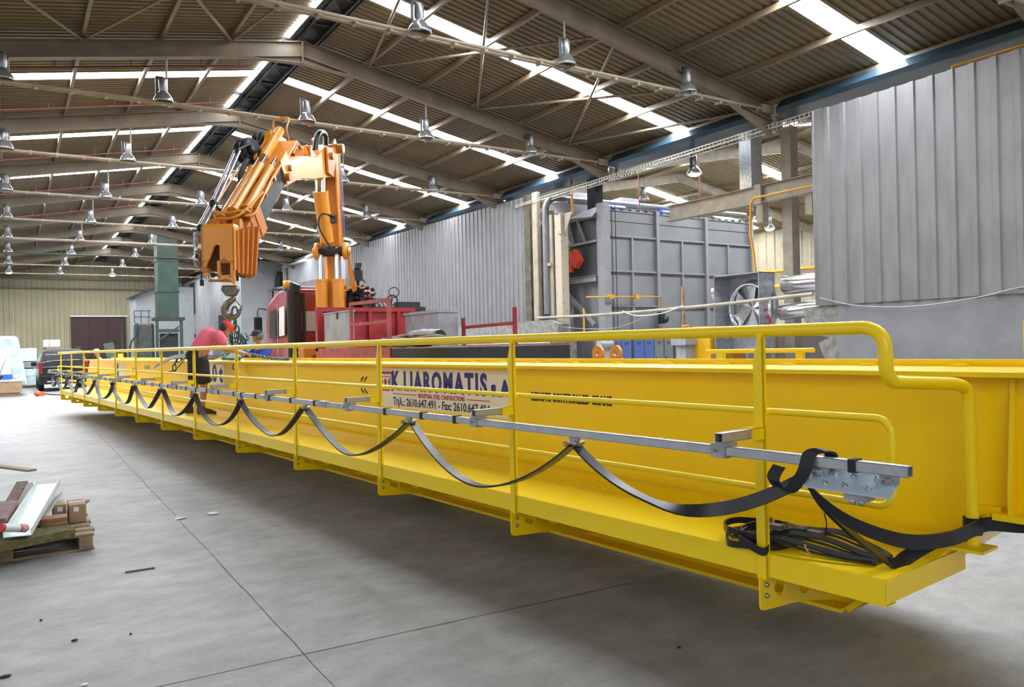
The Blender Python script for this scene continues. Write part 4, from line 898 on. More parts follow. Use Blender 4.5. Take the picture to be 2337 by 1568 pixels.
# yellow machine and beige panel under the fan box
t = thing('yellow_cabinet', 'plain yellow machine cabinet under the fan box', 'cabinet', (16, 14.6, 0))
obj('front', MB().box((15.6, 14.3, 0), (16.5, 14.9, 2.0)), mat('cabinet_yellow', (0.72, 0.40, 0.01), 0.45), t)
obj('side', MB().box((16.5, 14.3, 0), (17.0, 14.9, 2.0)), mat('cabinet_orange', (0.60, 0.24, 0.01), 0.45), t)
tag(obj('beige_partition', MB().box((17.0, 13.6, 0), (20, 13.7, 2.0)), mat('beige_board', (0.40, 0.35, 0.32), 0.7)), 'dull beige partition below the ducts', 'partition')
tag(obj('brown_post', MB().tube([(15.6, 12.2, 0), (15.6, 12.2, 1.72)], 0.05, 10), mat('brown_tube', (0.13, 0.09, 0.06), 0.6)), 'dark brown tube post in front of the beige partition', 'post')
t = thing('valve_pedestal', 'pale grey pedestal with an orange valve left of the yellow cabinet', 'pedestal', (15.4, 14.9, 0))
obj('column', MB().box((15.25, 14.85, 0), (15.6, 15.2, 1.5)), GREY, t); obj('top', MB().box((15.15, 14.75, 1.5), (15.7, 15.3, 1.75)), GREY, t)
obj('valve', MB().lathe([(0, 0), (.1, 0), (.1, .1), (.05, .12), (.05, .22), (.1, .23), (.1, .3), (0, .3)], (15.4, 15.0, 1.75)), ORG, t)
obj('rusty_pipe', MB().tube([(15.35, 15.0, 2.0), (15.35, 15.0, 3.1)], 0.05, 10), mat('rusty_pipe', (0.33, 0.22, 0.12), 0.7, var=0.5, vscale=12), t)
# lifting eyes of a load hook block standing behind the girder
for i, (s, lb) in enumerate(((4.11, 'left orange lifting eye plate behind the girder'), (3.83, 'right orange lifting eye plate behind the girder'))):
    c = G(s, 3.0, 0); t = thing('lifting_eye', lb, 'lifting eye', tuple(c), 'orange lifting eyes')
    mb = MB(); K = 20; ro = 0.085; ri = 0.034; zc = 1.52
    for q in range(K):
        a0_, a1_ = 2*math.pi*q/K, 2*math.pi*(q+1)/K
        P_ = lambda r_, a: c+D*(r_*math.cos(a))+Z*(zc+r_*math.sin(a))
        mb.prism([P_(ri, a0_), P_(ro, a0_), P_(ro, a1_), P_(ri, a1_)], N*0.035)
    mb.hexa([c-D*.09+Z*0, c+D*.09+Z*0, c+D*.09+N*.035, c-D*.09+N*.035], [c-D*.098+Z*1.47, c+D*.098+Z*1.47, c+D*.098+N*.035+Z*1.47, c-D*.098+N*.035+Z*1.47])
    obj('plate', mb, ORG, t); obj('bush', MB().tube(arc(c+Z*zc+N*0.018, 0.048, 0, 2*math.pi, 16, D, Z), 0.012, 6), DARK, t)
# lamps, lights of the neighbouring hall
lamp((15.9, 15.0, 6.25), 'lit high-bay lamp hanging over the wall opening', LIT_Y, 7.37)
lamp((24.6, 20.0, 6.3), 'lit lamp in the neighbouring hall above the oven right corner', LIT_Y, 9.02)
lamp((26.0, 20.5, 6.1), 'lit lamp furthest right in the neighbouring hall', LIT_Y, 8.76)
lamp((22.4, 24.0, 7.6), 'unlit lamp hanging in the neighbouring hall', None, 8.62)
for x, y in ((18.9, 20.5), (21.5, 20.0), (18.2, 17.0)):
    tag(obj('drop_rod', MB().tube([(x, y, 6.1), (x, y, zroof2(x))], 0.02, 6), PIPE_R), 'thin reddish drop rod above the oven, %s one' % {18.9:'second',21.5:'third',18.2:'nearest'}[x], 'rod', 'drop rods')
t = thing('grated_stack', 'grey flanged stack rising behind the end of the middle wall', 'stack', (15.75, 24, 5))
obj('pipe', MB().lathe([(0.24, 0), (0.24, 2.5)], (15.75, 24, 5), seg=20), GREY, t); obj('flange', MB().lathe([(0.24, 0), (0.34, 0), (0.34, 0.08), (0.2, 0.08)], (15.75, 24, 7.48), seg=20), GREY, t)
for z, k in ((3.9, 'upper'), (3.1, 'lower')):
    tag(obj('wall_rail', MB().tube([(33.5, 16, z+1.2), (33.5, 30, z+1.2)], 0.09, 8), GASP), '%s yellow rail on the far wall of the neighbouring hall' % k, 'rail', 'yellow rails on the far wall')
# ------------------------------------------------------------------ the red lorry parked behind the girder (faces away, parallel to the hall)
XT = 6.0
tk = thing('flatbed_lorry', 'old red flatbed lorry parked behind the girder, carrying the orange loader crane', 'lorry', (XT+1.25, 17, 0))
CABR = mat('cab_red_paint', (0.26, 0.02, 0.025), 0.35, coat=0.4, var=0.2, vscale=3)
x0, x1 = XT, XT+2.5
cab = MB()
cp = [(19.85, 0.9), (21.9, 0.9), (22.0, 1.9), (21.82, 2.85), (21.45, 3.12), (20.9, 3.22), (19.95, 3.22), (19.85, 3.1)]
def lens(mb, poly, xa, xb, inset=0.12):
    n = len(poly); cy = sum(p[0] for p in poly)/n; cz = sum(p[1] for p in poly)/n
    a = [(xa+inset*(1 if p[1] > 2.9 else 0.15), p[0], p[1]) for p in poly]; b = [(xb-inset*(1 if p[1] > 2.9 else 0.15), p[0], p[1]) for p in poly]
    return mb.add(a+b, [tuple(range(n)), tuple(range(n, 2*n))]+[(i, (i+1) % n, (i+1) % n+n, i+n) for i in range(n)])
lens(cab, cp, x0, x1); cabo = obj('cab', cab, CABR, tk, bevel=0.04)
obj('rear_window', MB().box((x0+0.35, 19.82, 2.1), (x1-0.35, 19.86, 2.62)), mat('rear_glass_pale', (0.42, 0.44, 0.46), 0.2), cabo)
obj('door_window', MB().prism([(x0-0.006, 20.85, 1.95), (x0-0.006, 21.55, 1.95), (x0+0.01, 21.5, 2.68), (x0+0.01, 20.9, 2.72)], (0.03, 0, 0)), GLASS, cabo)
obj('side_window', MB().prism([(x0-0.006, 20.15, 2.0), (x0-0.006, 20.62, 1.98), (x0+0.01, 20.62, 2.74), (x0+0.01, 20.15, 2.78)], (0.03, 0, 0)), mat('window_notice', (0.62, 0.62, 0.62), 0.5), cabo)
obj('door_seam', MB().box((x0-0.012, 20.72, 1.2), (x0-0.004, 20.75, 2.85)).box((x0-0.012, 19.9, 1.72), (x0-0.004, 21.9, 1.75)), mat('pale_trim', (0.5, 0.35, 0.35), 0.4), cabo)
obj('sun_visor', MB().box((x0+0.1, 21.5, 3.28), (x1-0.1, 21.95, 3.33)).box((x0+0.15, 21.7, 3.05), (x0+0.19, 21.75, 3.3)), DARK, cabo)
obj('roof_spoiler', MB().box((x0+0.5, 20.9, 3.22), (x1-0.4, 21.3, 3.42)), GREY, cabo)
obj('rear_roof_lip', MB().tube([(x0+0.3, 19.9, 3.25), (x1-0.3, 19.9, 3.25)], 0.03, 8), GREY, cabo)
be = obj('beacon', MB().lathe([(0.0, 0.22), (0.09, 0.22), (0.105, 0.15), (0.105, 0.04), (0.0, 0.04)], (x0+0.17, 20.4, 3.24), seg=14), mat('amber_lens', (0.9, 0.28, 0.01), 0.25), cabo)
obj('beacon_foot', MB().lathe([(0.11, -0.04), (0.11, 0.04), (0, 0.04)], (x0+0.17, 20.4, 3.24), seg=14), DARK, cabo)
mi = obj('mirror', MB().box((x0-0.40, 21.55, 2.0), (x0-0.18, 21.65, 2.55)), BLK, tk, bevel=0.04)
obj('mirror_arm', MB().tube(smooth_path([(x0, 21.8, 2.75), (x0-0.25, 21.7, 2.77), (x0-0.29, 21.62, 2.5)], 4), 0.018, 8).tube(smooth_path([(x0-0.29, 21.62, 2.0), (x0-0.29, 21.64, 1.75), (x0+0.02, 21.7, 1.45)], 4), 0.018, 8), BLK, mi)
# air intake stack behind the cab
st = obj('intake_stack', MB().box((x0+0.08, 19.6, 1.35), (x0+0.3, 19.82, 3.1)), BLK, tk, bevel=0.03)
obj('intake_cowl', MB().tube(smooth_path([(x0+0.16, 19.7, 3.08), (x0+0.16, 19.7, 3.25), (x0+0.18, 19.68, 3.33)], 3), 0.15, 14), BLK, st)
obj('side_tubes', MB().tube([(x0+0.02, 19.6, 1.4), (x0+0.02, 19.62, 3.15)], 0.10, 10).tube([(x0+0.36, 19.62, 1.3), (x0+0.36, 19.62, 3.08)], 0.05, 10), BLKM, st)
obj('hoses', MB().tube(smooth_path([(x0-0.0, 19.4, 1.6), (x0+0.25, 19.2, 1.35), (x0+0.6, 19.1, 1.32), (x0+0.9, 19.2, 1.6)], 6), 0.045, 8).tube(smooth_path([(x0+0.1, 19.3, 1.7), (x0+0.4, 19.1, 1.5), (x0+0.9, 19.1, 1.75)], 6), 0.03, 8), BLK, st)
# chassis, tank, wheels
ZB_ = 1.62
obj('chassis', MB().box((x0+0.7, 11.0, 0.75), (x0+0.95, 21.5, 1.05)).box((x1-0.95, 11.0, 0.75), (x1-0.7, 21.5, 1.05)).box((x0+0.7, 11.0, 0.8), (x1-0.7, 11.1, 1.0)), BLKM, tk)
obj('side_boxes', MB().box((x0+0.1, 16.0, 0.6), (x0+0.7, 17.2, 1.4)).box((x0+0.1, 18.0, 0.5), (x0+0.7, 19.2, 1.25)), BLKM, tk)
obj('battery_cover', MB().box((x0-0.05, 22.0, 1.42), (x0+0.35, 22.9, 1.5)).box((x0-0.6, 19.3, 1.18), (x0+0.05, 22.4, 1.44)) if False else MB().box((x0+0.05, 19.2, 1.05), (x0+0.6, 19.85, 1.44)), BLKM, tk)
def wheel(x, y, r=0.5, wdt=0.3):
    mb = MB().lathe([(0.28, 0), (0.44, 0.0), (0.5, 0.05), (0.5, wdt-0.05), (0.44, wdt), (0.28, wdt)], (x, y, r), (1, 0, 0), 24)
    w_ = obj('wheel', mb, BLK, tk); obj('hub', MB().lathe([(0, 0.06), (0.1, 0.06), (0.1, 0.1), (0.28, 0.04), (0.28, wdt-.04), (0, wdt-.06)], (x, y, r), (1, 0, 0), 18), GREY, w_)
for y in (21.0, 13.6, 12.3):
    for xx in (x0+0.02, x1-0.32): wheel(xx, y)
obj('mudguards', MB().box((x0-0.02, 11.6, 1.08), (x0+0.45, 14.3, 1.16)).box((x0-0.02, 11.55, 0.7), (x0+0.45, 11.62, 1.16)), BLKM, tk)
obj('bed_subframe', MB().box((x0-0.01, 11.15, 1.16), (x1+0.01, 13.4, ZB_-0.02)).box((x0+0.3, 13.4, 1.05), (x1-0.3, 19.0, 1.47)), BLKM, tk)
# bed
ZB_ = 1.62
obj('bed_floor', MB().box((x0, 11.2, ZB_-0.14), (x1, 17.6, ZB_)), mat('bed_boards', (0.20, 0.16, 0.12), 0.8, var=0.4), tk)
obj('bed_side_beam', MB().box((x0-0.03, 13.4, ZB_-0.24), (x0, 17.6, ZB_+0.02)).box((x1, 11.2, ZB_-0.2), (x1+0.03, 17.6, ZB_+0.02)), RED_W, tk)
mb = MB().box((x0, 17.55, ZB_), (x1, 17.6, 2.52)).box((x0-0.03, 17.46, ZB_-0.05), (x0+0.1, 17.6, 2.6)).box((x0, 17.48, 2.5), (x1, 17.6, 2.6))
for xx in (x0+1.25, x0+2.0): mb.box((xx, 17.47, ZB_), (xx+0.08, 17.56, 2.52))
obj('headboard', mb, RED, tk)
mb = MB(); P_ = lambda y, z: (x0+0.03, y, z)
mb.beam(P_(15.5, 2.56), P_(13.55, 2.54), 0.05, 0.07); mb.beam(P_(15.5, 2.12), P_(13.55, 2.13), 0.05, 0.06); mb.box((x0, 13.5, ZB_), (x0+0.06, 13.58, 2.58)); mb.box((x0, 15.44, ZB_), (x0+0.06, 15.52, 2.58))
obj('side_gate_frame', mb, RED_W, tk)
mb = MB(); mb.box((x1-0.03, 12.9, 1.5), (x1+0.03, 12.98, 2.38)).box((x1-0.03, 15.0, 1.5), (x1+0.03, 15.08, 2.25)); mb.beam((x1, 12.95, 2.06), (x1, 15.05, 2.03), 0.04, 0.07)
obj('rear_side_stakes', mb, RED, tk)
# toolboxes, cargo on the bed
t = thing('toolbox', 'galvanised toolbox at the front left of the red lorry bed', 'toolbox', (x0+0.3, 16.4, ZB_), 'toolboxes on the lorry bed')
obj('box', MB().box((x0+0.08, 15.9, ZB_+0.001), (x0+0.26, 17.3, 2.42)), GREY, t); obj('lid', MB().hexa([(x0+.06, 15.88, 2.42), (x0+0.28, 15.88, 2.42), (x0+0.28, 17.32, 2.42), (x0+.06, 17.32, 2.42)], [(x0+.06, 15.88, 2.45), (x0+0.28, 15.88, 2.47), (x0+0.28, 17.32, 2.47), (x0+.06, 17.32, 2.45)]), GREY, t)
obj('hasp', MB().box((x0+0.06, 16.4, 2.28), (x0+0.08, 16.46, 2.44)), DARK, t)
t = thing('toolbox', 'galvanised toolbox at the right side of the lorry bed', 'toolbox', (x1-0.4, 15.4, ZB_), 'toolboxes on the lorry bed')
obj('box', MB().box((x1-0.55, 15.2, ZB_+0.001), (x1-0.05, 16.9, 2.38)), GREY, t); obj('lid', MB().box((x1-0.58, 15.17, 2.38), (x1-0.02, 16.93, 2.44)), GREY, t)
rope = mat('old_rope', (0.16, 0.12, 0.09), 0.9, var=0.3); 
t = thing('rope_heap', 'brown bundle of old rope lying on the lorry bed', 'rope', (x0+0.7, 14.6, ZB_))
for k in range(5):
    pts = [(x0+0.75+0.4*math.cos(i*0.9+k)*0.8+0.05*k, 14.4+0.75*math.sin(i*0.55+k*0.8), ZB_+0.07+0.05*k*0.7+0.03*math.sin(i*1.7)) for i in range(14)]
    obj('rope', MB().tube(smooth_path(pts, 4), 0.045, 7), rope, t)
tag(obj('rolled_tarpaulin', MB().tube(smooth_path([(x0+1.25, 15.1, ZB_+0.2), (x0+1.3, 14.5, ZB_+0.22), (x0+1.3, 13.9, ZB_+0.2)], 4), [0.15, 0.16, 0.15, 0.17, 0.15, 0.16, 0.15, 0.16, 0.15], 10), mat('dark_tarpaulin', (0.03, 0.035, 0.035), 0.35, bump=0.6, bscale=8)), 'rolled black tarpaulin on the lorry bed', 'tarpaulin')
tag(obj('plank', MB().beam((x0+1.4, 15.2, ZB_+0.06), (x0+2.1, 13.2, ZB_+0.06), 0.2, 0.05), WOOD), 'loose plank on the lorry bed beside the tarpaulin', 'plank')
# ------------------------------------------------------------------ the loader crane
BA = V((6.9, 18.95, 0)); TA = V((2.98, 14.0, 0)); BD = (TA-BA).normalized(); BN = V((-BD.y, BD.x, 0))   # along the boom / across it
if BN.dot(V((1, 0, 0))) < 0: BN = -BN
def K(a, n, z): return BA+BD*a+BN*n+Z*z
lc = thing('loader_crane', 'orange folding loader crane on the lorry with its boom bent over the girder', 'crane', (BA.x, BA.y, 0))
def kprism(mb, prof, n0, n1): return mb.prism([K(a, n0, z) for a, z in prof], BN*(n1-n0))
def plate_box(name, prof, w0, m_, bevel=0.015, parent=lc):
    mb = MB(); kprism(mb, prof, -w0, w0); return obj(name, mb, m_, parent, bevel=bevel)
# base and slewing column, facing the cab side
obj('base_frame', MB().box((6.35, 18.4, 0.95), (7.5, 19.4, 1.5)).box((6.1, 18.5, 1.2), (8.4, 19.1, 1.4)).box((6.05, 18.75, 1.1), (6.4, 19.2, 1.66)), ORG_D, lc, bevel=0.02)
obj('column', MB().tube([(6.95, 19.05, 1.3), (6.95, 19.05, 3.4)], [0.3, 0.27], 20).box((6.78, 18.95, 2.2), (7.12, 19.3, 4.2)), ORG, lc)
# camera-facing twin lift cylinders
q = V((math.cos(YAW), -math.sin(YAW), 0)); fwd_ = -V((math.sin(YAW), math.cos(YAW), 0))
for i, (dx) in enumerate((-0.27, 0.15)):
    c = V((6.90, 18.85, 0))+q*dx+fwd_*0.18
    cy = obj('lift_cylinder', MB().tube([c+Z*1.7, c+Z*3.34], 0.155, 20).tube([c+Z*3.32, c+Z*3.37], 0.165, 20), ORG, lc)
    obj('piston_rod', MB().tube([c+Z*3.3, c+Z*3.98], 0.085, 18), CHR, cy)
    obj('rod_eye', MB().box(tuple(c+V((-0.07, -0.07, 3.95))), tuple(c+V((0.07, 0.07, 4.18)))), ORG_D, cy, bevel=0.02)
c = V((6.90, 18.85, 4.08))+fwd_*0.15
obj('knuckle_pin', MB().tube([c-q*0.42, c+q*0.42], 0.13, 18), BLKM, lc)
for sg in (-1, 1):
    mb = MB(); cc = c+q*0.36*sg; mb.lathe([(0, -0.05), (0.22, -0.05), (0.22, 0.05), (0, 0.05)], cc, q, 20); mb.lathe([(0, -0.06), (0.1, -0.06), (0.1, 0.09), (0, 0.09)], cc+q*0.02*sg, q*sg, 14)
    obj('knuckle_cheek', mb, ORG, lc)
mb = MB().prism([c+q*0.42+Z*0.1, c+q*0.5-Z*0.4, c+q*0.62-Z*1.0, c+q*0.52-Z*1.05, c+q*0.40-Z*0.45], fwd_*0.06); obj('link_arm', mb, ORG_D, lc)
# inner boom: tall box from the knuckle up to the elbow
ib = [( -0.22, 4.0), (-0.30, 4.25), (-0.05, 6.55), (0.1, 6.85), (0.62, 6.75), (0.66, 6.2), (0.42, 5.0), (0.25, 4.15)]
mb = MB(); kprism(mb, [(-0.25, 4.15), (-0.10, 6.7), (0.12, 6.7), (0.10, 4.15)], -0.22, 0.26)
obj('inner_boom', mb, ORG_D, lc, bevel=0.02)
mb = MB()
ct = c+fwd_*0.05
for sg in (-1, 1): kprism(mb, [(0.1, 4.05), (-0.2, 4.15), (0.0, 6.6), (0.3, 6.9), (0.45, 6.75), (0.3, 6.3), (0.15, 5.0)], 0.24*sg-0.02, 0.24*sg+0.02)
obj('inner_boom_sides', mb, ORG, lc)
obj('logo_stripe', MB().prism([K(-0.23, 0.285, 4.5), K(-0.12, 0.285, 6.2), K(-0.06, 0.285, 6.2), K(-0.15, 0.285, 4.5)], BN*0.004), mat('blue_stripe', (0.03, 0.05, 0.3), 0.4), lc)
# elbow cylinder
fc = fwd_*0.12
e0, e1, e2 = V((6.78, 18.8, 4.3))+fwd_*0.2, V((6.48, 18.42, 5.45))+fwd_*0.1, V((6.50, 18.44, 5.85))+fwd_*0.1
ec = obj('elbow_cylinder', MB().tube([e0, e1], [0.165, 0.185], 20).tube([e1-(e1-e0).normalized()*0.02, e1+(e1-e0).normalized()*0.04], 0.195, 20), ORG, lc)
obj('piston_rod', MB().tube([e1, e2+Z*0.25], 0.12, 18), CHR, ec)
obj('valve_block', MB().box(tuple(e0+V((0.0, -0.28, 0.45))), tuple(e0+V((0.16, -0.1, 0.65)))), BLK, ec)
obj('hose', MB().tube(smooth_path([e0+V((0.1, -0.3, .6)), e0+V((-0.25, -0.35, .62)), e0+V((-0.3, -0.3, .3)), e0+V((0.02, -0.25, -.2))], 6), 0.02, 6), BLK, ec)
# elbow housing: folded plate from the inner boom tip to the outer boom root
hs = [(0.28, 6.92), (0.05, 6.45), (0.10, 6.05), (0.70, 5.80), (1.40, 5.72), (2.10, 5.45), (2.95, 4.98), (2.95, 5.35), (2.62, 5.75), (1.95, 6.05), (1.25, 6.32), (0.75, 6.62)]
hs = [(1.50, 6.15), (1.55, 5.62), (2.69, 5.39), (3.68, 4.98), (4.05, 4.6), (4.0, 5.28), (3.22, 5.67), (2.57, 5.92)]
obj('elbow_housing', kprism(MB(), hs, -0.27, 0.22), ORG, lc, bevel=0.015)
obj('elbow_saddle', kprism(MB(), [(0.8, 6.62), (1.5, 6.1), (2.6, 5.85), (3.7, 5.4), (3.3, 6.3), (2.45, 6.34), (2.5, 6.15)], -0.30, -0.16), ORG, lc, bevel=0.01)
obj('boom_knuckle', kprism(MB(), [(0.25, 5.95), (1.56, 5.63), (1.56, 6.15), (0.85, 6.6), (0.3, 6.55)], -0.25, 0.21), ORG, lc, bevel=0.02)
obj('link_plate', kprism(MB(), [(1.05, 6.5), (0.47, 6.62), (0.35, 6.38), (0.60, 5.87), (0.95, 5.9)], 0.24, 0.29).tube([K(0.75, 0.2, 6.35), K(0.75, 0.36, 6.35)], 0.09, 14), ORG_D, lc)
obj('elbow_lugs', kprism(MB(), [(0.02, 6.2), (0.0, 6.75), (0.14, 7.0), (0.32, 6.9), (0.3, 6.4)], -0.36, -0.31).tube([K(0.15, -0.42, 6.68), K(0.15, 0.42, 6.68)], 0.12, 14), ORG_D, lc)
obj('elbow_hose', MB().tube(smooth_path([K(1.1, 0, 6.35), K(0.95, 0.02, 6.8), K(0.55, 0, 7.0), K(0.3, 0, 6.98), K(0.45, 0.05, 6.65)], 6), 0.07, 10), BLK, lc)
obj('elbow_fittings', MB().box(tuple(K(2.1, -0.05, 6.0)-V((.1, .1, 0))), tuple(K(2.1, -0.05, 6.18)+V((.1, .1, 0)))).tube(smooth_path([K(2.4, -.05, 6.1), K(2.2, 0, 6.32), K(1.9, -.05, 6.2), K(1.6, 0, 6.4), K(1.4, 0, 6.2)], 4), 0.03, 6).tube(smooth_path([K(2.5, .0, 6.0), K(2.3, .05, 6.25), K(2.0, .05, 6.1)], 4), 0.025, 6), ORG_D, lc)
obj('pivot_pins', MB().tube([K(3.62, 0.1, 5.22), K(3.62, 0.36, 5.22)], 0.085, 14).tube([K(3.45, 0.1, 5.45), K(3.45, 0.34, 5.45)], 0.07, 14), ORG_D, lc)
# outer boom direction: from the root (a=2.4,z=6.3) down to the head (a=6.0,z=3.3)
OA, OB = K(2.92, 0, 6.31), K(5.82, 0, 3.73)
od = (OB-OA).normalized(); on = od.cross(BN).normalized()
if on.z < 0: on = -on         # up-facing normal of the boom
Lb = (OB-OA).length
def O(l, n, u): return OA+od*l+BN*n+on*u
def obx(mb, l0, l1, n0, n1, u0, u1): return mb.hexa([O(l0, n0, u0), O(l1, n0, u0), O(l1, n1, u0), O(l0, n1, u0)], [O(l0, n0, u1), O(l1, n0, u1), O(l1, n1, u1), O(l0, n1, u1)])
ob = obj('outer_boom', obx(MB(), 0.9, Lb-0.25, -0.22, 0.22, -0.48, -0.1), ORG, lc, bevel=0.02)
obj('boom_liner', obx(MB(), 1.25, Lb-0.4, 0.22, 0.232, -0.47, -0.13), DARK, lc)
mb = obx(MB(), 1.25, Lb-0.4, -0.232, -0.22, -0.47, -0.13); obj('boom_liner', mb, DARK, lc)
# root guard plates
mb = MB(); obx(mb, 0.05, 1.3, -0.27, -0.24, -0.4, 0.16); obx(mb, 0.85, 1.3, 0.24, 0.27, -0.5, 0.05); obx(mb, 0.05, 1.3, -0.24, 0.24, -0.15, -0.12)
obj('root_frame', mb, ORG, lc)
obj('root_bar', MB().tube(smooth_path([O(0.0, -.24, .1), O(-0.12, -.2, .28), O(-0.12, .12, .32), O(0.25, .16, .25), O(0.3, .16, .0)], 4), 0.022, 8), ORG, lc)
# telescoping cylinders on top
for n_, l1, u, rr in ((-0.20, 3.45, 0.10, 0.075), (-0.02, 3.3, 0.15, 0.085), (0.17, 3.15, 0.09, 0.08)):
    cy = obj('extension_cylinder', MB().tube([O(1.62, n_, u), O(l1, n_, u)], rr, 16).tube([O(l1-0.02, n_, u), O(l1+0.05, n_, u)], rr+0.02, 16), ORG, lc)
    obj('piston_rod', MB().tube([O(1.25, n_, u), O(1.63, n_, u)], 0.045, 12), CHR, cy)
    obj('rod_lug', MB().tube([O(l1+.1, n_-.08, u-.06), O(l1+.1, n_+.08, u-.06)], 0.09, 14), ORG_D, cy)
obj('root_cylinder', MB().tube([O(0.0, -0.10, 0.1), O(1.2, -0.10, 0.1)], 0.1, 16), ORG, lc)
for k_, n_ in enumerate((-0.32, 0.30, 0.08)):
    obj('hydraulic_tube', MB().tube(smooth_path([O(1.4, n_, 0.02), O(2.0, n_, 0.05), O(2.7, n_*1.05, 0.03), O(3.2, n_, 0.0), O(3.4, n_*0.7, 0.08)], 5), 0.022, 7), ORG, lc)
for k_ in range(3):
    obj('clamp_band', obx(MB(), 1.75+k_*0.6, 1.8+k_*0.6, -0.27, 0.27, -0.12, 0.0), ORG_D, lc)
obj('guard_loop', MB().tube(smooth_path([O(3.35, -0.3, 0.1), O(3.5, -0.32, 0.26), O(3.6, 0.0, 0.28), O(3.5, 0.32, 0.26), O(3.35, 0.3, 0.1)], 5), 0.022, 7), ORG, lc)
obj('side_rail', MB().tube(smooth_path([O(1.7, -0.34, 0.1), O(2.0, -0.38, 0.2), O(3.2, -0.38, 0.2), O(3.5, -0.32, 0.1)], 4), 0.02, 7), ORG, lc)
# nested boom sections stepping down in size, then the head
for i, (l0, l1, h) in enumerate(((2.85, 3.15, 0.29), (3.1, 3.35, 0.27), (3.3, 3.7, 0.25))):
    obj('boom_section', obx(MB(), l0, l1, -h, h, -0.56+0.02*i, -0.02-0.02*i), ORG_D, lc, bevel=0.01)
# head: box casing with square mouth and notched cheek
hd = K(5.95, 0, 0)
mb = MB()
fx = (q*1.0); fy = -fwd_
def Hd(x, y, z):
    z = 3.80+(z-3.75)*0.895 if z < 3.9 else z
    return V((3.10, 14.12, 0))+q*x+fy*y+Z*z      # x = right as seen, y = away, z up
def hq(mb, xs, y0, y1): return mb.prism([Hd(x, y0, z) for x, z in xs], fy*(y1-y0))
hq(mb, [(-0.29, 3.75), (0.27, 3.75), (0.27, 3.05), (0.02, 3.05), (0.02, 3.40), (-0.04, 3.42), (-0.08, 3.38), (-0.17, 3.12), (-0.29, 3.06)], -0.06, 0.0)
hq(mb, [(-0.29, 3.10), (-0.18, 3.12), (-0.24, 2.96), (-0.18, 2.84), (-0.25, 2.80), (-0.31, 2.95)], -0.06, 0.0)
hq(mb, [(0.27, 3.10), (0.20, 3.10), (0.20, 2.85), (0.21, 2.66), (0.27, 2.62)], -0.06, 0.0)
hq(mb, [(0.02, 3.10), (0.20, 3.10), (0.20, 3.05), (0.12, 3.16), (0.08, 3.16), (0.02, 3.05)], -0.06, 0.0)
hq(mb, [(0.02, 3.10), (0.02, 2.75), (-0.03, 2.78), (-0.03, 3.10)], -0.06, 0.0)
hq(mb, [(-0.03, 2.82), (0.20, 2.82), (0.16, 2.74), (0.0, 2.72)], -0.06, 0.0)
mb.hexa([Hd(-0.29, -0.06, 3.75), Hd(0.27, -0.06, 3.75), Hd(0.27, 0.5, 3.80), Hd(-0.29, 0.5, 3.80)], [Hd(-0.26, 0.0, 3.83), Hd(0.25, 0.0, 3.83), Hd(0.25, 0.5, 3.85), Hd(-0.26, 0.5, 3.85)])
mb.hexa([Hd(0.25, -0.06, 2.9), Hd(0.28, -0.06, 2.9), Hd(0.28, 0.5, 3.0), Hd(0.25, 0.5, 3.0)], [Hd(0.25, -0.06, 3.76), Hd(0.28, -0.06, 3.76), Hd(0.28, 0.5, 3.8), Hd(0.25, 0.5, 3.8)])
mb.hexa([Hd(-0.30, -0.06, 2.95), Hd(-0.27, -0.06, 2.95), Hd(-0.27, 0.4, 3.1), Hd(-0.30, 0.4, 3.1)], [Hd(-0.30, -0.06, 3.76), Hd(-0.27, -0.06, 3.76), Hd(-0.27, 0.5, 3.8), Hd(-0.30, 0.5, 3.8)])
obj('boom_head', mb, ORG, lc)
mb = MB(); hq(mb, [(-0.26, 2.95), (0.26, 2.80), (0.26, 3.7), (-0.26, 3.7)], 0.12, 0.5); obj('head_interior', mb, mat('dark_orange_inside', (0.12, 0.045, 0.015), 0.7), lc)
mb = MB()
for i in range(5): mb.hexa([Hd(0.28, 0.04+i*0.13, 2.86-0.02*i), Hd(0.31+0.03*i, 0.04+i*0.13, 2.86), Hd(0.31+0.03*i, 0.11+i*0.13, 2.88), Hd(0.28, 0.11+i*0.13, 2.88)], [Hd(0.28, 0.04+i*0.13, 3.7+0.04*i), Hd(0.31+0.05*i, 0.04+i*0.13, 3.7+0.05*i), Hd(0.31+0.05*i, 0.11+i*0.13, 3.7+0.05*i), Hd(0.28, 0.11+i*0.13, 3.7)])
obj('section_ends', mb, ORG_D, lc)
obj('head_pins', MB().tube([Hd(-0.24, -0.12, 2.93), Hd(-0.24, 0.1, 2.93)], 0.05, 12).tube([Hd(-0.2, 0.0, 2.72), Hd(0.26, 0.0, 2.70)], 0.025, 10), ORG_D, lc)
# head top rollers
for x in (-0.22, 0.2): obj('head_roller', MB().tube([Hd(x-0.06, 0.35, 3.92), Hd(x+0.07, 0.35, 3.92)], 0.10, 16), ORG_D, lc)
obj('head_bar', MB().tube(smooth_path([Hd(-0.30, 0.35, 3.98), Hd(-0.1, 0.3, 4.02), Hd(0.1, 0.3, 4.02), Hd(0.3, 0.4, 4.15), Hd(0.5, 0.9, 4.6)], 4), 0.025, 8), ORG, lc)
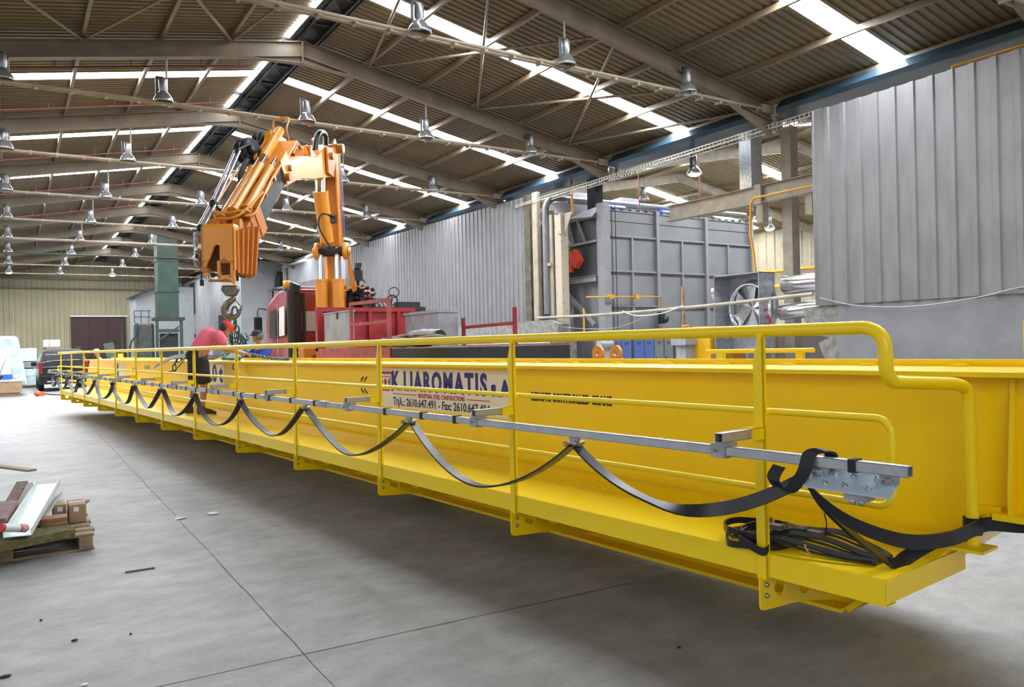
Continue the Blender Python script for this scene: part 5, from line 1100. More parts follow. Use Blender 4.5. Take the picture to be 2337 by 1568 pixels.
# jib tubes, hose reels
jb = [K(4.49, -0.42, 5.58), K(5.54, -0.42, 4.35), K(6.05, -0.42, 3.83)]
for dn in (0.0, 0.09):
    obj('jib_tube', MB().tube([p+BN*dn for p in jb], 0.03, 8), mat('polished_tube', (0.55, 0.57, 0.68), 0.2, 0.8), lc)
obj('jib_joint', MB().ball(jb[1]+BN*0.045, 0.085), BLK, lc); obj('jib_joint', MB().ball(jb[2]+BN*0.045, 0.07), BLK, lc)
obj('jib_link', MB().ball(jb[0]+BN*.045, 0.06).tube([jb[0], K(3.8, -0.3, 5.95)], 0.03, 8).tube([jb[1], K(5.2, -0.2, 4.15)], 0.03, 8), BLK, lc)
obj('winch_rope', MB().tube([K(6.0, -0.42, 3.6), K(5.35, -0.3, 4.3), K(4.4, -0.35, 5.3), K(3.3, -0.35, 6.2)], 0.009, 6), DARK, lc)
gr = MB(); gr.box(tuple(K(6.05, -0.42, 3.55)-V((.07, .07, 0))), tuple(K(6.05, -0.42, 3.75)+V((.07, .07, 0)))); gr.tube([K(6.08, -0.45, 3.7), K(6.1, -0.45, 3.15)], [0.035, 0.03], 10).ball(K(6.1, -0.42, 3.25), (0.07, 0.07, 0.12)).tube([K(5.95, -0.42, 3.45), K(6.15, -0.42, 3.45)], 0.035, 8)
obj('jib_head', gr, mat('worn_chrome', (0.35, 0.36, 0.38), 0.25, 0.8, var=0.5, vscale=20), lc)
obj('pendant_plug', MB().tube([Hd(-0.33, 0.0, 3.3), Hd(-0.33, 0.0, 2.72)], 0.012, 6).box(tuple(Hd(-0.33, 0, 2.62)-V((.03, .03, 0))), tuple(Hd(-0.33, 0, 2.74)+V((.03, .03, 0)))), BLK, lc)
for (a, n_, z, r_) in ((3.94, -0.42, 5.72, 0.26), (3.08, -0.42, 6.10, 0.26)):
    mb = MB(); cc = K(a, n_, z); ax = (BN*0.8+BD*0.45).normalized()
    for dd in (-0.1, 0.1): mb.lathe([(0, -0.012), (r_, -0.012), (r_, 0.012), (0, 0.012)], cc+ax*dd, ax, 26)
    mb.lathe([(r_*0.75, -0.1), (r_*0.75, 0.1)], cc, ax, 22).lathe([(0, 0.1), (0.1, 0.12), (0.06, 0.2), (0, 0.2)], cc, ax, 14)
    obj('hose_reel', mb, BLK, lc)
obj('reel_bracket', MB().beam(K(3.94, -0.42, 5.7), K(3.9, -0.1, 5.1), 0.08, 0.08).beam(K(3.08, -0.42, 6.07), K(3.2, -0.1, 5.6), 0.08, 0.08).beam(K(3.94, -0.36, 5.7), K(3.08, -0.36, 6.07), 0.05, 0.08), DARK, lc)
obj('drag_hose', MB().tube(smooth_path([K(4.1, -.35, 5.5), K(4.45, -.35, 5.1), K(4.5, -.3, 4.75), K(4.3, -.25, 4.8)], 5), 0.05, 8), BLKM, lc)
# valve bank and control gear on the far side of the column
vb = MB(); random.seed(3); fy0 = -fwd_
for i in range(5):
    for j in range(6): vb.obox((7.28+0.12*i, 18.6-0.05*i, 2.45+0.13*j+(0.05 if i % 2 else 0)), q*0.045, fy0*random.uniform(.03, .08), Z*0.035).tube([V((7.28+0.12*i, 18.6-0.05*i, 2.45+0.13*j)), V((7.28+0.12*i+random.uniform(-.1, .1), 18.4, 2.5+0.13*j))], 0.025, 6)
vb.box((7.2, 18.55, 2.0), (8.0, 18.9, 2.6)).box((7.2, 18.6, 2.6), (7.6, 18.8, 3.1)); obj('valve_bank', vb, BLK, lc)
vb = MB()
for i in range(9): vb.tube(smooth_path([(7.45+0.07*i, 18.5, 2.9), (7.5+0.08*i, 18.35, 2.6+0.05*(i % 3)), (7.4+0.09*i, 18.4, 2.2), (7.5+0.1*i, 18.6, 1.9)], 4), 0.018, 6)
obj('hose_bundle', vb, DARK, lc)
vb = MB().tube([(7.5, 18.7, 2.9), (7.48, 18.7, 3.65)], 0.04, 8).box((7.38, 18.6, 3.35), (7.58, 18.75, 3.62)).box((7.42, 18.6, 3.7), (7.56, 18.72, 3.8)).tube(arc((7.56, 18.66, 3.3), 0.09, 0, 5.5, 12, q, Z), 0.02, 6).ball((7.47, 18.66, 3.66), (0.09, 0.09, 0.06)); obj('valve_tower', vb, BLK, lc)
obj('seat_ring', MB().tube(arc((8.35, 18.4, 3.05), 0.13, 0, 6.283, 18, q, Z), 0.014, 6).tube(arc((8.32, 18.45, 2.85), 0.13, 0, 6.283, 18, q, Z), 0.02, 6).tube([(8.3, 18.4, 2.9), (8.2, 18.4, 2.5)], 0.02, 6), BLK, lc)
obj('oil_tank', MB().box((7.6, 17.9, 1.9), (9.0, 18.5, 2.65)).box((8.3, 18.0, 2.65), (8.9, 18.3, 2.78)), BLKM, lc)
obj('column_arm', MB().box((7.15, 18.65, 3.12), (7.65, 18.85, 3.22)), ORG, lc)
# ------------------------------------------------------------------ hook block, chain, slings
hx = V((3.36, 14.48, 0))
HK = mat('worn_hook_steel', (0.20, 0.17, 0.14), 0.45, 0.7, var=0.4, vscale=14)
hk = thing('load_hook', 'heavy worn steel crane hook hanging from the boom head', 'hook', (hx.x, hx.y, 2.2))
def Hk(x, z, y=0): return hx+q*x+Z*z+fy*y
obj('hook_block', MB().prism([Hk(-0.15, 2.83, -.07), Hk(0.12, 2.83, -.07), Hk(0.15, 2.74, -.07), Hk(0.08, 2.62, -.07), Hk(-0.08, 2.62, -.07), Hk(-0.17, 2.74, -.07)], fy*0.14), HK, hk, bevel=0.03)
obj('suspension_bars', MB().box(tuple(Hk(-0.21, 2.900)-V((.02, .02, 0))), tuple(Hk(-0.21, 3.180)+V((.02, .02, 0)))).box(tuple(Hk(0.12, 2.900)-V((.02, .02, 0))), tuple(Hk(0.12, 3.100)+V((.02, .02, 0)))).tube([Hk(-0.3, 3.020), Hk(0.2, 3.000)], 0.03, 8).tube([Hk(-0.35, 3.020), Hk(-0.3, 3.020)], 0.05, 8), DARK, hk)
hp = smooth_path([Hk(0.05, 2.630), Hk(0.03, 2.568), Hk(-0.08, 2.505), Hk(-0.15, 2.412), Hk(-0.13, 2.302), Hk(0.0, 2.240), Hk(0.12, 2.279), Hk(0.19, 2.380), Hk(0.235, 2.466)], 6)
hp = [hx+(p-hx)-q*((p-hx).dot(q)-0.03)*0.17 for p in hp]; nn = len(hp); rr_ = [0.035+0.04*math.sin(min(1, i/(nn*0.75))*math.pi)*1.0 if i < nn*0.75 else 0.035+0.0*i for i in range(nn)]
rr_ = [max(0.008, (0.035+0.035*math.sin(min(i/(nn-1)*1.25, 1)*math.pi)) * (1 if i < nn*0.8 else (nn-i)/(nn*0.2))) for i in range(nn)]
obj('hook', MB().tube(hp, rr_, 14), HK, hk)
obj('safety_latch', MB().beam(Hk(0.05, 2.583), Hk(0.17, 2.443), 0.03, 0.012), BLK, hk)
CHG = mat('green_chain_paint', (0.03, 0.10, 0.09), 0.35, 0.4, var=0.4, vscale=20)
def link(mb, c, dr, side, L_=0.05, w_=0.022, r_=0.008):
    c, dr, side = V(c), V(dr).normalized(), V(side).normalized(); pts = []
    for i in range(12):
        a = 2*math.pi*i/12; pts.append(c+dr*(math.cos(a)*w_+(L_-w_)*(1 if math.cos(a) > 0 else -1))+side*math.sin(a)*w_)
    mb.tube(pts, r_, 5, closed=True)
def chain(mb, pts, L_=0.05, **k):
    P_ = smooth_path(pts, 10); d_ = 0; last = P_[0]; j = 0; step = L_*1.45
    for a, b in zip(P_[:-1], P_[1:]):
        d_ += (b-a).length
        if d_ >= step:
            t_ = (b-a).normalized(); s1 = t_.cross(V((0.3, 0.8, 0.5))).normalized(); s2 = t_.cross(s1)
            link(mb, b, t_, s1 if j % 2 else s2, L_, **k); j += 1; d_ = 0
    return mb
cs_ = thing('chain_sling', 'green-painted four-leg chain sling hanging from the hook over the girder', 'chain sling', (hx.x, hx.y, 1.6))
mb = MB(); mb.tube(arc(Hk(0.06, 2.334), 0.10, 0, 2*math.pi, 16, q*0.55, Z), 0.02, 8, closed=False); obj('master_link', mb, CHG, cs_)
mb = MB(); mb.tube(arc(Hk(0.06, 2.120), 0.09, 0, 2*math.pi, 14, fy*0.5, Z), 0.018, 8); mb.tube(arc(Hk(0.09, 2.020), 0.07, 0, 2*math.pi, 14, q*0.6, Z), 0.016, 8); obj('connecting_links', mb, CHG, cs_)
def gtop(s, n, dz=0.03): return G(s, n, ZTOP+dz)
legs = [[Hk(0.04, 2.020), Hk(0.0, 1.85, -.05), Hk(0.03, 1.7, -.1), gtop(11.2, 0.9, 0.05), gtop(11.9, 0.8, 0.03)],
        [Hk(0.08, 2.020), Hk(0.15, 1.850), Hk(0.22, 1.700), Hk(0.3, 1.58, -0.3), gtop(9.4, 0.72, 0.05), gtop(9.25, 0.60, -0.02), gtop(9.25, 0.57, -0.12)],
        [Hk(0.1, 2.000), Hk(0.2, 1.8, .1), Hk(0.22, 1.62, .1), gtop(10.4, 1.3, 0.08), gtop(9.2, 1.15, 0.03), gtop(8.2, 1.0, 0.03)],
        [Hk(0.02, 2.000), Hk(-0.1, 1.800), Hk(-0.05, 1.620), gtop(11.5, 1.1, 0.04), gtop(10.6, 0.95, 0.03), gtop(9.9, 0.85, 0.03)]]
for l in legs: obj('chain_leg', chain(MB(), l), CHG, cs_)
mb = MB()
for i in range(5): chain(mb, [Hk(-0.05+0.05*i, 1.98, .05*i), Hk(-0.12+0.09*i, 1.85, .03*i), Hk(-0.06+0.05*i, 1.72), Hk(0.0+0.04*i, 1.9, -.05)])
obj('bunched_chain', mb, CHG, cs_)
tag(obj('hanging_hook_chain', chain(MB(), [gtop(11.8, 0.85, 0.05), gtop(12.3, 0.70, 0.05), gtop(12.5, 0.58, -0.02), gtop(12.55, 0.56, -0.16)], 0.06, w_=0.03, r_=0.011), CHG), 'green chain hook hanging over the flange left of the man in pink', 'chain')
for lb, s, dz in (('yellow edge protector hanging under the chain right of the load plate', 9.0, 0), ):
    mb = MB(); mb.ribbon(smooth_path([gtop(s+.35, 0.75, 0.02), gtop(s+.2, 0.59, 0.0), gtop(s+.05, 0.57, -0.12), gtop(s-.25, 0.58, -0.2)], 5), D*0.16+Z*0.05, 0.008); tag(obj('edge_protector', mb, YEL_RAIL), lb, 'edge protector')
mb = MB(); mb.ribbon(smooth_path([gtop(11.6, 1.0, 0.05), gtop(12.1, 0.75, 0.09), gtop(12.6, 0.55, 0.06), gtop(13.0, 0.42, -0.04), gtop(13.15, 0.38, -0.1)], 6), (D*0.4+N*0.4+Z*0.5).normalized()*0.11, 0.012)
tag(obj('rubber_belt', mb, BLK), 'stiff curved black rubber belt sticking out over the girder edge', 'belt')
tag(obj('thin_strap', MB().ribbon(smooth_path([gtop(12.1, 0.62, 0.02), gtop(12.25, 0.56, -0.1), gtop(12.5, 0.55, -0.17), gtop(12.9, 0.55, -0.2)], 6), Z*0.02, 0.004), BLK), 'thin black strap curling down below the rubber belt', 'strap')
# ------------------------------------------------------------------ people
def skin_mesh(name, verts, edges, radii, material, parent, sub=2, root=0):
    base = ORI[parent.name]
    me = bpy.data.meshes.new(name); me.from_pydata([tuple(V(v)-base) for v in verts], edges, [])
    o = bpy.data.objects.new(name+'_tmp', me); COL.objects.link(o)
    sk = o.modifiers.new('skin', 'SKIN'); sk.use_smooth_shade = True
    for i, sv in enumerate(me.skin_vertices[0].data):
        r = radii[i]; sv.radius = r if isinstance(r, tuple) else (r, r); sv.use_root = (i == root)
    sb = o.modifiers.new('sub', 'SUBSURF'); sb.levels = sub; sb.render_levels = sub
    if name != 'body':
        sm_ = o.modifiers.new('sm', 'SMOOTH'); sm_.iterations = 5; sm_.factor = 0.5
    dg = bpy.context.evaluated_depsgraph_get(); m2 = bpy.data.meshes.new_from_object(o.evaluated_get(dg))
    bpy.data.objects.remove(o); m2.materials.clear(); m2.materials.append(material)
    for p in m2.polygons: p.use_smooth = True; p.material_index = 0
    f = bpy.data.objects.new(name, m2); COL.objects.link(f); f.parent = parent; ORI[f.name] = base
    return f
def person(name_label, grp_loc, J, skin=SKIN, shirt=None, shorts=None, long_legs=False, hat=None, brim=None, hair=None, shoe=None, size=1.0, facing=None, sleeve='short', arch=V((0, 0, 0)), head_up=None):
    """J: joints as world vectors: pelvis chest neck head hipL hipR kneeL kneeR ankL ankR toeL toeR shL shR elL elR wrL wrR"""
    t = thing('person', name_label, 'person', grp_loc)
    g = {k: V(v) for k, v in J.items()}; vs = []; rad = []; ed = []; idx = {}
    def av(k, r, p=None): idx[k] = len(vs); vs.append(g[k] if p is None else p); rad.append(r); return idx[k]
    av('pelvis', (0.14, 0.12)); av('waist', (0.125, 0.105), g['pelvis'].lerp(g['chest'], 0.45)); av('chest', (0.15, 0.12)); av('neckbase', 0.07, g['chest'].lerp(g['neck'], 0.7)); av('neck', 0.052)
    hd = (g['head']-g['neck']).normalized()
    av('skull', (0.078, 0.088), g['head']); av('crown', (0.06, 0.07), g['head']+hd*0.085)
    ed += [(0, 1), (1, 2), (2, 3), (3, 4), (4, 5), (5, 6)]
    hands = []
    for s in 'LR':
        h = av('hip'+s, 0.085); k = av('knee'+s, 0.058); cf = av('calf'+s, 0.052, g['knee'+s].lerp(g['ank'+s], 0.35)); a = av('ank'+s, 0.036); to = av('toe'+s, (0.036, 0.026))
        ed += [(0, h), (h, k), (k, cf), (cf, a), (a, to)]
        sh = av('sh'+s, 0.058); e = av('el'+s, 0.043); fa = av('fore'+s, 0.041, g['el'+s].lerp(g['wr'+s], 0.3)); wr = av('wr'+s, 0.026)
        d_ = (g['wr'+s]-g['el'+s]).normalized(); pm = av('palm'+s, (0.038, 0.018), g['wr'+s]+d_*0.055)
        ed += [(idx['chest'], sh), (sh, e), (e, fa), (fa, wr), (wr, pm)]
        hands.append((g['wr'+s], d_))
    body = skin_mesh('body', vs, ed, rad, skin, t)
    # fingers
    mb = MB()
    for wr, d_ in hands:
        sd = d_.cross(Z); sd = sd.normalized() if sd.length > 0.1 else V((1, 0, 0)); dn = (d_.cross(sd)).normalized()
        for i, L_ in enumerate((0.062, 0.072, 0.066, 0.052)):
            p = wr+d_*0.085+sd*(0.03-0.02*i); mb.tube([p-d_*0.02, p+d_*L_*0.45, p+d_*L_*0.8+dn*0.015, p+d_*L_*0.95+dn*0.035], [0.0095, 0.009, 0.008, 0.006], 7)
        p = wr+d_*0.03+sd*0.034; mb.tube([p, p+d_*0.03+sd*0.022, p+d_*0.055+sd*0.024+dn*0.012], [0.011, 0.010, 0.007], 7)
    obj('fingers', mb, skin, t)
    # face: nose, brow, ears, mouth, eyes
    fv = facing.normalized(); fu = (head_up or hd).normalized(); fs_ = fv.cross(fu).normalized(); fv = fu.cross(fs_).normalized(); 
    if fv.dot(facing) < 0: fv = -fv
    c = g['head']+fu*0.02
    mb = MB(); mb.ball(c-fu*0.005, 0.086, 14, 10).ball(c+fv*0.028-fu*0.055, 0.058, 12, 8); mb.ball(c+fv*0.095-fu*0.015, (0.013, 0.013, 0.02), 8, 6); mb.ball(c+fv*0.07-fu*0.085, (0.022, 0.022, 0.02), 8, 6)
    for s in (-1, 1): mb.ball(c+fs_*s*0.082-fu*0.01, (0.014, 0.014, 0.03), 8, 6)
    obj('face_features', mb, skin, t)
    mb = MB()
    for s in (-1, 1): mb.ball(c+fv*0.082+fs_*s*0.032+fu*0.008, 0.009, 8, 6)
    obj('eyes', mb, BLKM, t)
    obj('mouth', MB().tube([c+fv*0.088-fs_*0.022-fu*0.055, c+fv*0.092-fu*0.054, c+fv*0.088+fs_*0.022-fu*0.055], 0.005, 6), mat('lips', (0.30, 0.10, 0.08), 0.5), t)
    def garment(name, limbs, m_, vox=0.02):
        mb = MB()
        for pts, rs in limbs: mb.tube(pts, rs, 12)
        o = obj(name, mb, m_, t); rm = o.modifiers.new('rm', 'REMESH'); rm.mode = 'VOXEL'; rm.voxel_size = vox
        sm_ = o.modifiers.new('sm', 'SMOOTH'); sm_.iterations = 6; sm_.factor = 0.5
        dg = bpy.context.evaluated_depsgraph_get(); m2 = bpy.data.meshes.new_from_object(o.evaluated_get(dg))
        o.modifiers.clear(); o.data = m2; m2.materials.clear(); m2.materials.append(m_)
        for pl in m2.polygons: pl.use_smooth = True; pl.material_index = 0
        return o
    if shirt:
        mid = g['pelvis'].lerp(g['chest'], 0.55)+arch; hem = g['pelvis']+(g['pelvis']-g['chest']).normalized()*0.06
        tor = smooth_path([hem, g['pelvis'].lerp(g['chest'], 0.2), mid, g['chest']+arch*0.5, g['chest'].lerp(g['neck'], 0.55)], 3)
        rr = [0.15, 0.15, 0.15, 0.148, 0.146, 0.146, 0.146, 0.148, 0.15, 0.148, 0.13, 0.11, 0.08]
        sl = 0.97 if sleeve == 'long' else 0.6
        limbs = [(tor, rr[:len(tor)])]
        for s in 'LR': limbs.append(([g['chest'].lerp(g['sh'+s], 0.4), g['sh'+s], g['sh'+s].lerp(g['el'+s], sl)], [0.10, 0.088, 0.078]))
        if sleeve == 'long':
            for s in 'LR': limbs.append(([g['el'+s], g['wr'+s]], [0.07, 0.055]))
        garment('shirt', limbs, shirt)
    if shorts:
        wst = g['pelvis'].lerp(g['chest'], 0.3); limbs = [([wst, g['pelvis'], g['hipL'].lerp(g['hipR'], 0.5)], [0.155, 0.168, 0.15])]
        for s in 'LR':
            if long_legs: limbs.append(([g['hip'+s], g['knee'+s], g['ank'+s]], [0.115, 0.085, 0.07]))
            else: limbs.append(([g['hip'+s], g['hip'+s].lerp(g['knee'+s], 0.5), g['knee'+s]], [0.125, 0.118, 0.105]))
        garment('shorts' if not long_legs else 'trousers', limbs, shorts)
    if head_up: fu = head_up.normalized(); fv = (facing-fu*facing.dot(fu)).normalized(); fs_ = fv.cross(fu).normalized(); c = g['head']+fu*0.01
    if hair: 
        obj('hair', MB().ball(c-fv*0.026+fu*0.012, 0.089, 14, 10), hair, t)
    if hat:
        mb = MB(); mb.lathe([(0.098, -0.02), (0.101, 0.015), (0.092, 0.055), (0.06, 0.082), (0, 0.092)], c+fu*0.03, fu, 18); obj('cap', mb, hat, t)
        mb = MB(); P_ = [c+fu*0.025+fv*(0.07+0.085*math.cos(a))+fs_*0.085*math.sin(a) for a in [(-1.35+2.7*i/10) for i in range(11)]]; mb.prism(P_, fu*0.014); obj('cap_peak', mb, brim or hat, t)
    if shoe:
        for s in 'LR':
            a, to = g['ank'+s], g['toe'+s]; d_ = (to-a); d_.z = 0; d_.normalize(); zf = min(a.z, to.z)-0.035
            mb = MB(); sx = d_.cross(Z)
            pr = [(-0.07, 0.0), (0.19, 0.0), (0.2, 0.03), (0.14, 0.06), (0.05, 0.085), (0.02, 0.13), (-0.06, 0.13), (-0.085, 0.05)]
            b0_ = V((a.x, a.y, zf)); mb.prism([b0_+d_*x-sx*0.045+Z*z for x, z in pr], sx*0.09); obj('shoe', mb, shoe, t, bevel=0.012)
    return t
PINK = mat('pink_cotton', (0.76, 0.15, 0.24), 0.8, var=0.12, bump=0.4, bscale=9)
HAIR = mat('dark_grey_hair', (0.03, 0.028, 0.026), 0.7)
def gj(s, n, z): return G(s, n, z)
person('person in pink T-shirt, black shorts and red cap bending over the girder', tuple(G(10.1, 0.32, ZF)), dict(
    pelvis=gj(10.12, 0.28, 1.58), chest=gj(10.02, 0.46, 1.87), neck=gj(9.98, 0.60, 1.94), head=gj(9.94, 0.68, 1.975),
    hipL=gj(10.22, 0.30, 1.53), hipR=gj(10.02, 0.31, 1.53), kneeL=gj(10.27, 0.30, 1.14), kneeR=gj(10.02, 0.36, 1.14), ankL=gj(10.36, 0.24, 0.76), ankR=gj(10.02, 0.33, 0.76),
    toeL=gj(10.34, 0.40, 0.71), toeR=gj(9.98, 0.48, 0.71), shL=gj(10.18, 0.53, 1.88), shR=gj(9.83, 0.54, 1.88), elL=gj(10.2, 0.72, 1.66), elR=gj(9.80, 0.67, 1.66),
    wrL=gj(10.1, 0.93, 1.62), wrR=gj(9.85, 0.90, 1.60)), shirt=PINK, shorts=BLKM, hat=mat('red_cap', (0.60, 0.03, 0.03), 0.7), hair=HAIR, shoe=mat('brown_shoe', (0.07, 0.04, 0.03), 0.6), facing=(N*0.85-Z*0.45), head_up=(N*0.5+Z*0.85), arch=(Z*0.012-N*0.01))
b_ = lambda s, n, z: G(11.55+s, 1.80+n, z)
bm_ = person('person in a blue shirt and black cap leaning by the lorry behind the girder', tuple(G(11.55, 1.8, 0)), dict(
    pelvis=b_(0.1, 0.1, 1.03), chest=b_(0, 0, 1.55), neck=b_(-0.02, -0.03, 1.75), head=b_(-0.02, -0.07, 1.87), hipL=b_(.18, .1, .93), hipR=b_(-.02, .15, .93), kneeL=b_(.18, .05, .5), kneeR=b_(-.02, .05, .5),
    ankL=b_(.2, .12, .08), ankR=b_(-.04, .12, .08), toeL=b_(.18, -.05, .05), toeR=b_(-.05, -.05, .05), shL=b_(.19, -.02, 1.63), shR=b_(-.24, .03, 1.63), elL=b_(.24, -.22, 1.45), elR=b_(-.34, -.15, 1.45), wrL=b_(.1, -.42, 1.42), wrR=b_(-.15, -.38, 1.42)),
    shirt=mat('blue_cotton', (0.02, 0.05, 0.33), 0.8, var=0.25, vscale=12, bump=0.4, bscale=9), shorts=mat('navy_trousers', (0.02, 0.025, 0.05), 0.8), long_legs=True, hat=mat('black_cap', (0.018, 0.018, 0.022), 0.75), hair=mat('greying_hair', (0.16, 0.13, 0.11), 0.7), shoe=mat('brown_shoe', (0.07, 0.04, 0.03), 0.6), facing=(D*0.7-N*0.5-Z*0.25), head_up=V((0, 0, 1)), sleeve='long')
f_ = lambda x, y, z: V((2.62+x, 30+y, z))
person('person in pale clothes bending beside the van at the far end of the girder', (2.62, 30, 0), dict(
    pelvis=f_(0.2, 0, .95), chest=f_(0, 0, 1.3), neck=f_(-.12, 0, 1.5), head=f_(-.16, 0, 1.66), hipL=f_(.2, .1, .9), hipR=f_(.2, -.1, .9), kneeL=f_(.1, .1, .5), kneeR=f_(.1, -.1, .5), ankL=f_(.2, .1, .08), ankR=f_(.2, -.1, .08),
    toeL=f_(.05, .1, .05), toeR=f_(.05, -.1, .05), shL=f_(-.02, .17, 1.38), shR=f_(-.02, -.17, 1.38), elL=f_(-.1, .2, 1.15), elR=f_(-.1, -.2, 1.15), wrL=f_(-.28, .2, 1.1), wrR=f_(-.28, -.2, 1.1)),
    shirt=mat('pale_shirt', (0.5, 0.5, 0.55), 0.8), shorts=mat('pale_trousers', (0.35, 0.37, 0.45), 0.8), long_legs=True, hat=mat('white_cap', (0.6, 0.6, 0.6), 0.7), hair=HAIR, shoe=BLKM, facing=V((-1, 0, -.5)))
# ------------------------------------------------------------------ far left: van, wrapped machine, crate
vn = thing('van', 'black passenger van with grey roof, seen from behind at the far end of the girder', 'van', (1.9, 41.5, 0))
VB = mat('van_black_paint', (0.008, 0.009, 0.011), 0.15, coat=0.3); VS = mat('van_side_grey', (0.09, 0.095, 0.10), 0.25, 0.4, coat=0.3)
vx0, vx1, vy0, vy1 = 0.98, 2.88, 39.5, 44.2
def xs(y_, tuck): return [(vx0+0.03, 0.35), (vx0-0.02, 0.75), (vx0, 1.15), (vx0+0.16, 1.75), (vx0+0.32, 1.87), (vx1-0.32, 1.87), (vx1-0.16, 1.75), (vx1, 1.15), (vx1+0.02, 0.75), (vx1-0.03, 0.35)]
mb = MB(); a = [V((x, vy0+max(0, z-0.9)*0.16, z)) for x, z in xs(0, 0)]; b = [V((x, vy1-max(0, z-0.8)*0.75, z)) for x, z in xs(0, 0)]
n_ = len(a); mb.add(a+b, [tuple(range(n_)), tuple(range(n_, 2*n_))]+[(i, (i+1) % n_, (i+1) % n_+n_, i+n_) for i in range(n_)])
obj('body', mb, VS, vn, bevel=0.05)
mb = MB().hexa([(vx0+0.02, vy0-0.015, 0.72), (vx1-0.02, vy0-0.015, 0.72), (vx1-0.02, vy0+0.03, 0.72), (vx0+0.02, vy0+0.03, 0.72)], [(vx0+0.06, vy0+0.005, 1.1), (vx1-0.06, vy0+0.005, 1.1), (vx1-0.06, vy0+0.05, 1.1), (vx0+0.06, vy0+0.05, 1.1)])
mb.hexa([(vx0+0.06, vy0+0.005, 1.1), (vx1-0.06, vy0+0.005, 1.1), (vx1-0.06, vy0+0.06, 1.1), (vx0+0.06, vy0+0.06, 1.1)], [(vx0+0.22, vy0+0.115, 1.76), (vx1-0.22, vy0+0.115, 1.76), (vx1-0.22, vy0+0.16, 1.76), (vx0+0.22, vy0+0.16, 1.76)])
obj('tailgate', mb, VB, vn, bevel=0.02)
obj('rear_bumper', MB().box((vx0-0.02, vy0-0.1, 0.32), (vx1+0.02, vy0+0.05, 0.72)), VB, vn, bevel=0.04)
obj('bumper_strip', MB().box((vx0+0.3, vy0-0.11, 0.42), (vx1-0.2, vy0-0.095, 0.47)), mat('pale_strip', (0.5, 0.5, 0.5), 0.3), vn)
for x in (vx0+0.0, vx1-0.14): obj('tail_light', MB().box((x, vy0-0.02, 0.78), (x+0.14, vy0+0.04, 1.3)), mat('tail_light_red', (0.22, 0.01, 0.012), 0.25), vn, bevel=0.02)
obj('rear_window_line', MB().tube([(vx0+0.25, vy0+0.0, 1.62), (vx1-0.3, vy0, 1.66)], 0.012, 6).tube([(vx0+0.12, vy0-0.02, 1.28), (vx0+0.5, vy0-.02, 1.36), (vx1-0.3, vy0-.02, 1.38)], 0.01, 6), mat('chrome_line', (0.6, 0.62, 0.65), 0.2, 0.8), vn)
for y in (40.4, 43.4):
    for x in (vx0-0.02, vx1-0.2):
        wv_ = obj('wheel', MB().lathe([(0.2, 0), (0.33, 0), (0.34, 0.04), (0.34, 0.18), (0.33, 0.22), (0.2, 0.22)], (x, y, 0.34), (1, 0, 0), 20), BLK, vn); obj('rim', MB().lathe([(0, .05), (0.2, 0.02), (0.2, .2), (0, .17)], (x, y, .34), (1, 0, 0), 14), GREY, wv_)
obj('wing_mirror', MB().box((vx0-0.24, 42.3, 1.1), (vx0-0.02, 42.45, 1.3)), BLK, vn, bevel=0.03)
for x in (vx0+0.28, vx1-0.28): obj('roof_rail', MB().tube(smooth_path([(x, vy0+0.35, 1.86), (x, vy0+0.5, 1.94), (x, 42.4, 1.94), (x, 42.6, 1.86)], 4), 0.02, 6), BLK, vn)
for i, (x, w_) in enumerate(((1.2, 0.22), (1.44, 0.42))):
    tag(obj('foam_box', MB().box((x, 40.6, 1.965), (x+w_, 41.1, 2.30)), mat('white_foam', (0.66, 0.64, 0.60), 0.7), bevel=0.02), '%s pale box on the van roof' % ('narrow left', 'wide right')[i], 'box', 'boxes on the van roof')
# wrapped machine on a crate base
def wrinkly(name, poly, y0, y1, label, cat, m_=PLAS):
    mb = MB(); n = len(poly); S = 6; vs = []
    for j in range(S+1):
        for (x, z) in poly: vs.append(V((x+random.uniform(-.03, .03), y0+(y1-y0)*j/S, z+random.uniform(-.03, .03))))
    fs = [tuple(range(n)), tuple(range(S*n, S*n+n))]+[(j*n+i, j*n+(i+1) % n, (j+1)*n+(i+1) % n, (j+1)*n+i) for j in range(S) for i in range(n)]
    mb.add(vs, fs); return tag(obj(name, mb, m_), label, cat)
t = thing('wrapped_machine', 'tall machine wrapped in bluish plastic sheeting at the left picture edge', 'machine', (-1, 37.5, 0))
mb = MB().prism([(-2.6, 37.2, 0.55), (0.52, 37.2, 0.4), (0.40, 37.2, 1.2), (0.32, 37.2, 1.75), (0.22, 37.2, 2.35), (0.1, 37.2, 2.42), (-2.6, 37.2, 2.45)], (0, 2.6, 0)); obj('film_cover', mb, PLAS, t, bevel=0.06)
mb = MB(); mb.add([(-2.0, 36.9, 0.95), (-0.4, 36.85, 1.0), (-0.02, 37.1, 2.05), (-0.6, 37.15, 1.75), (-2.0, 37.1, 1.3)], [(0, 1, 2, 3, 4)]); mb.add([(-0.02, 37.1, 2.05), (-0.4, 36.85, 0.9), (-0.05, 37.15, 0.75)], [(0, 1, 2)]); obj('film_fold', mb, mat('pale_wrap_film', (0.72, 0.82, 0.84), 0.3, var=0.15, bump=0.5, bscale=3), t)
t = thing('wooden_crate', 'low plywood crate base in front of the wrapped machine', 'crate', (-0.7, 36.6, 0))
obj('box', MB().box((-2.2, 36.3, 0.16), (0.32, 37.1, 0.66)), CARD, t); obj('skid', MB().box((-2.1, 36.35, 0), (0.25, 36.5, 0.16)).box((-2.1, 36.95, 0), (0.25, 37.1, 0.16)), WOOD, t)
obj('film_skirt', MB().box((-2.2, 36.28, 0.6), (0.34, 37.12, 0.68)), PLAS, t)
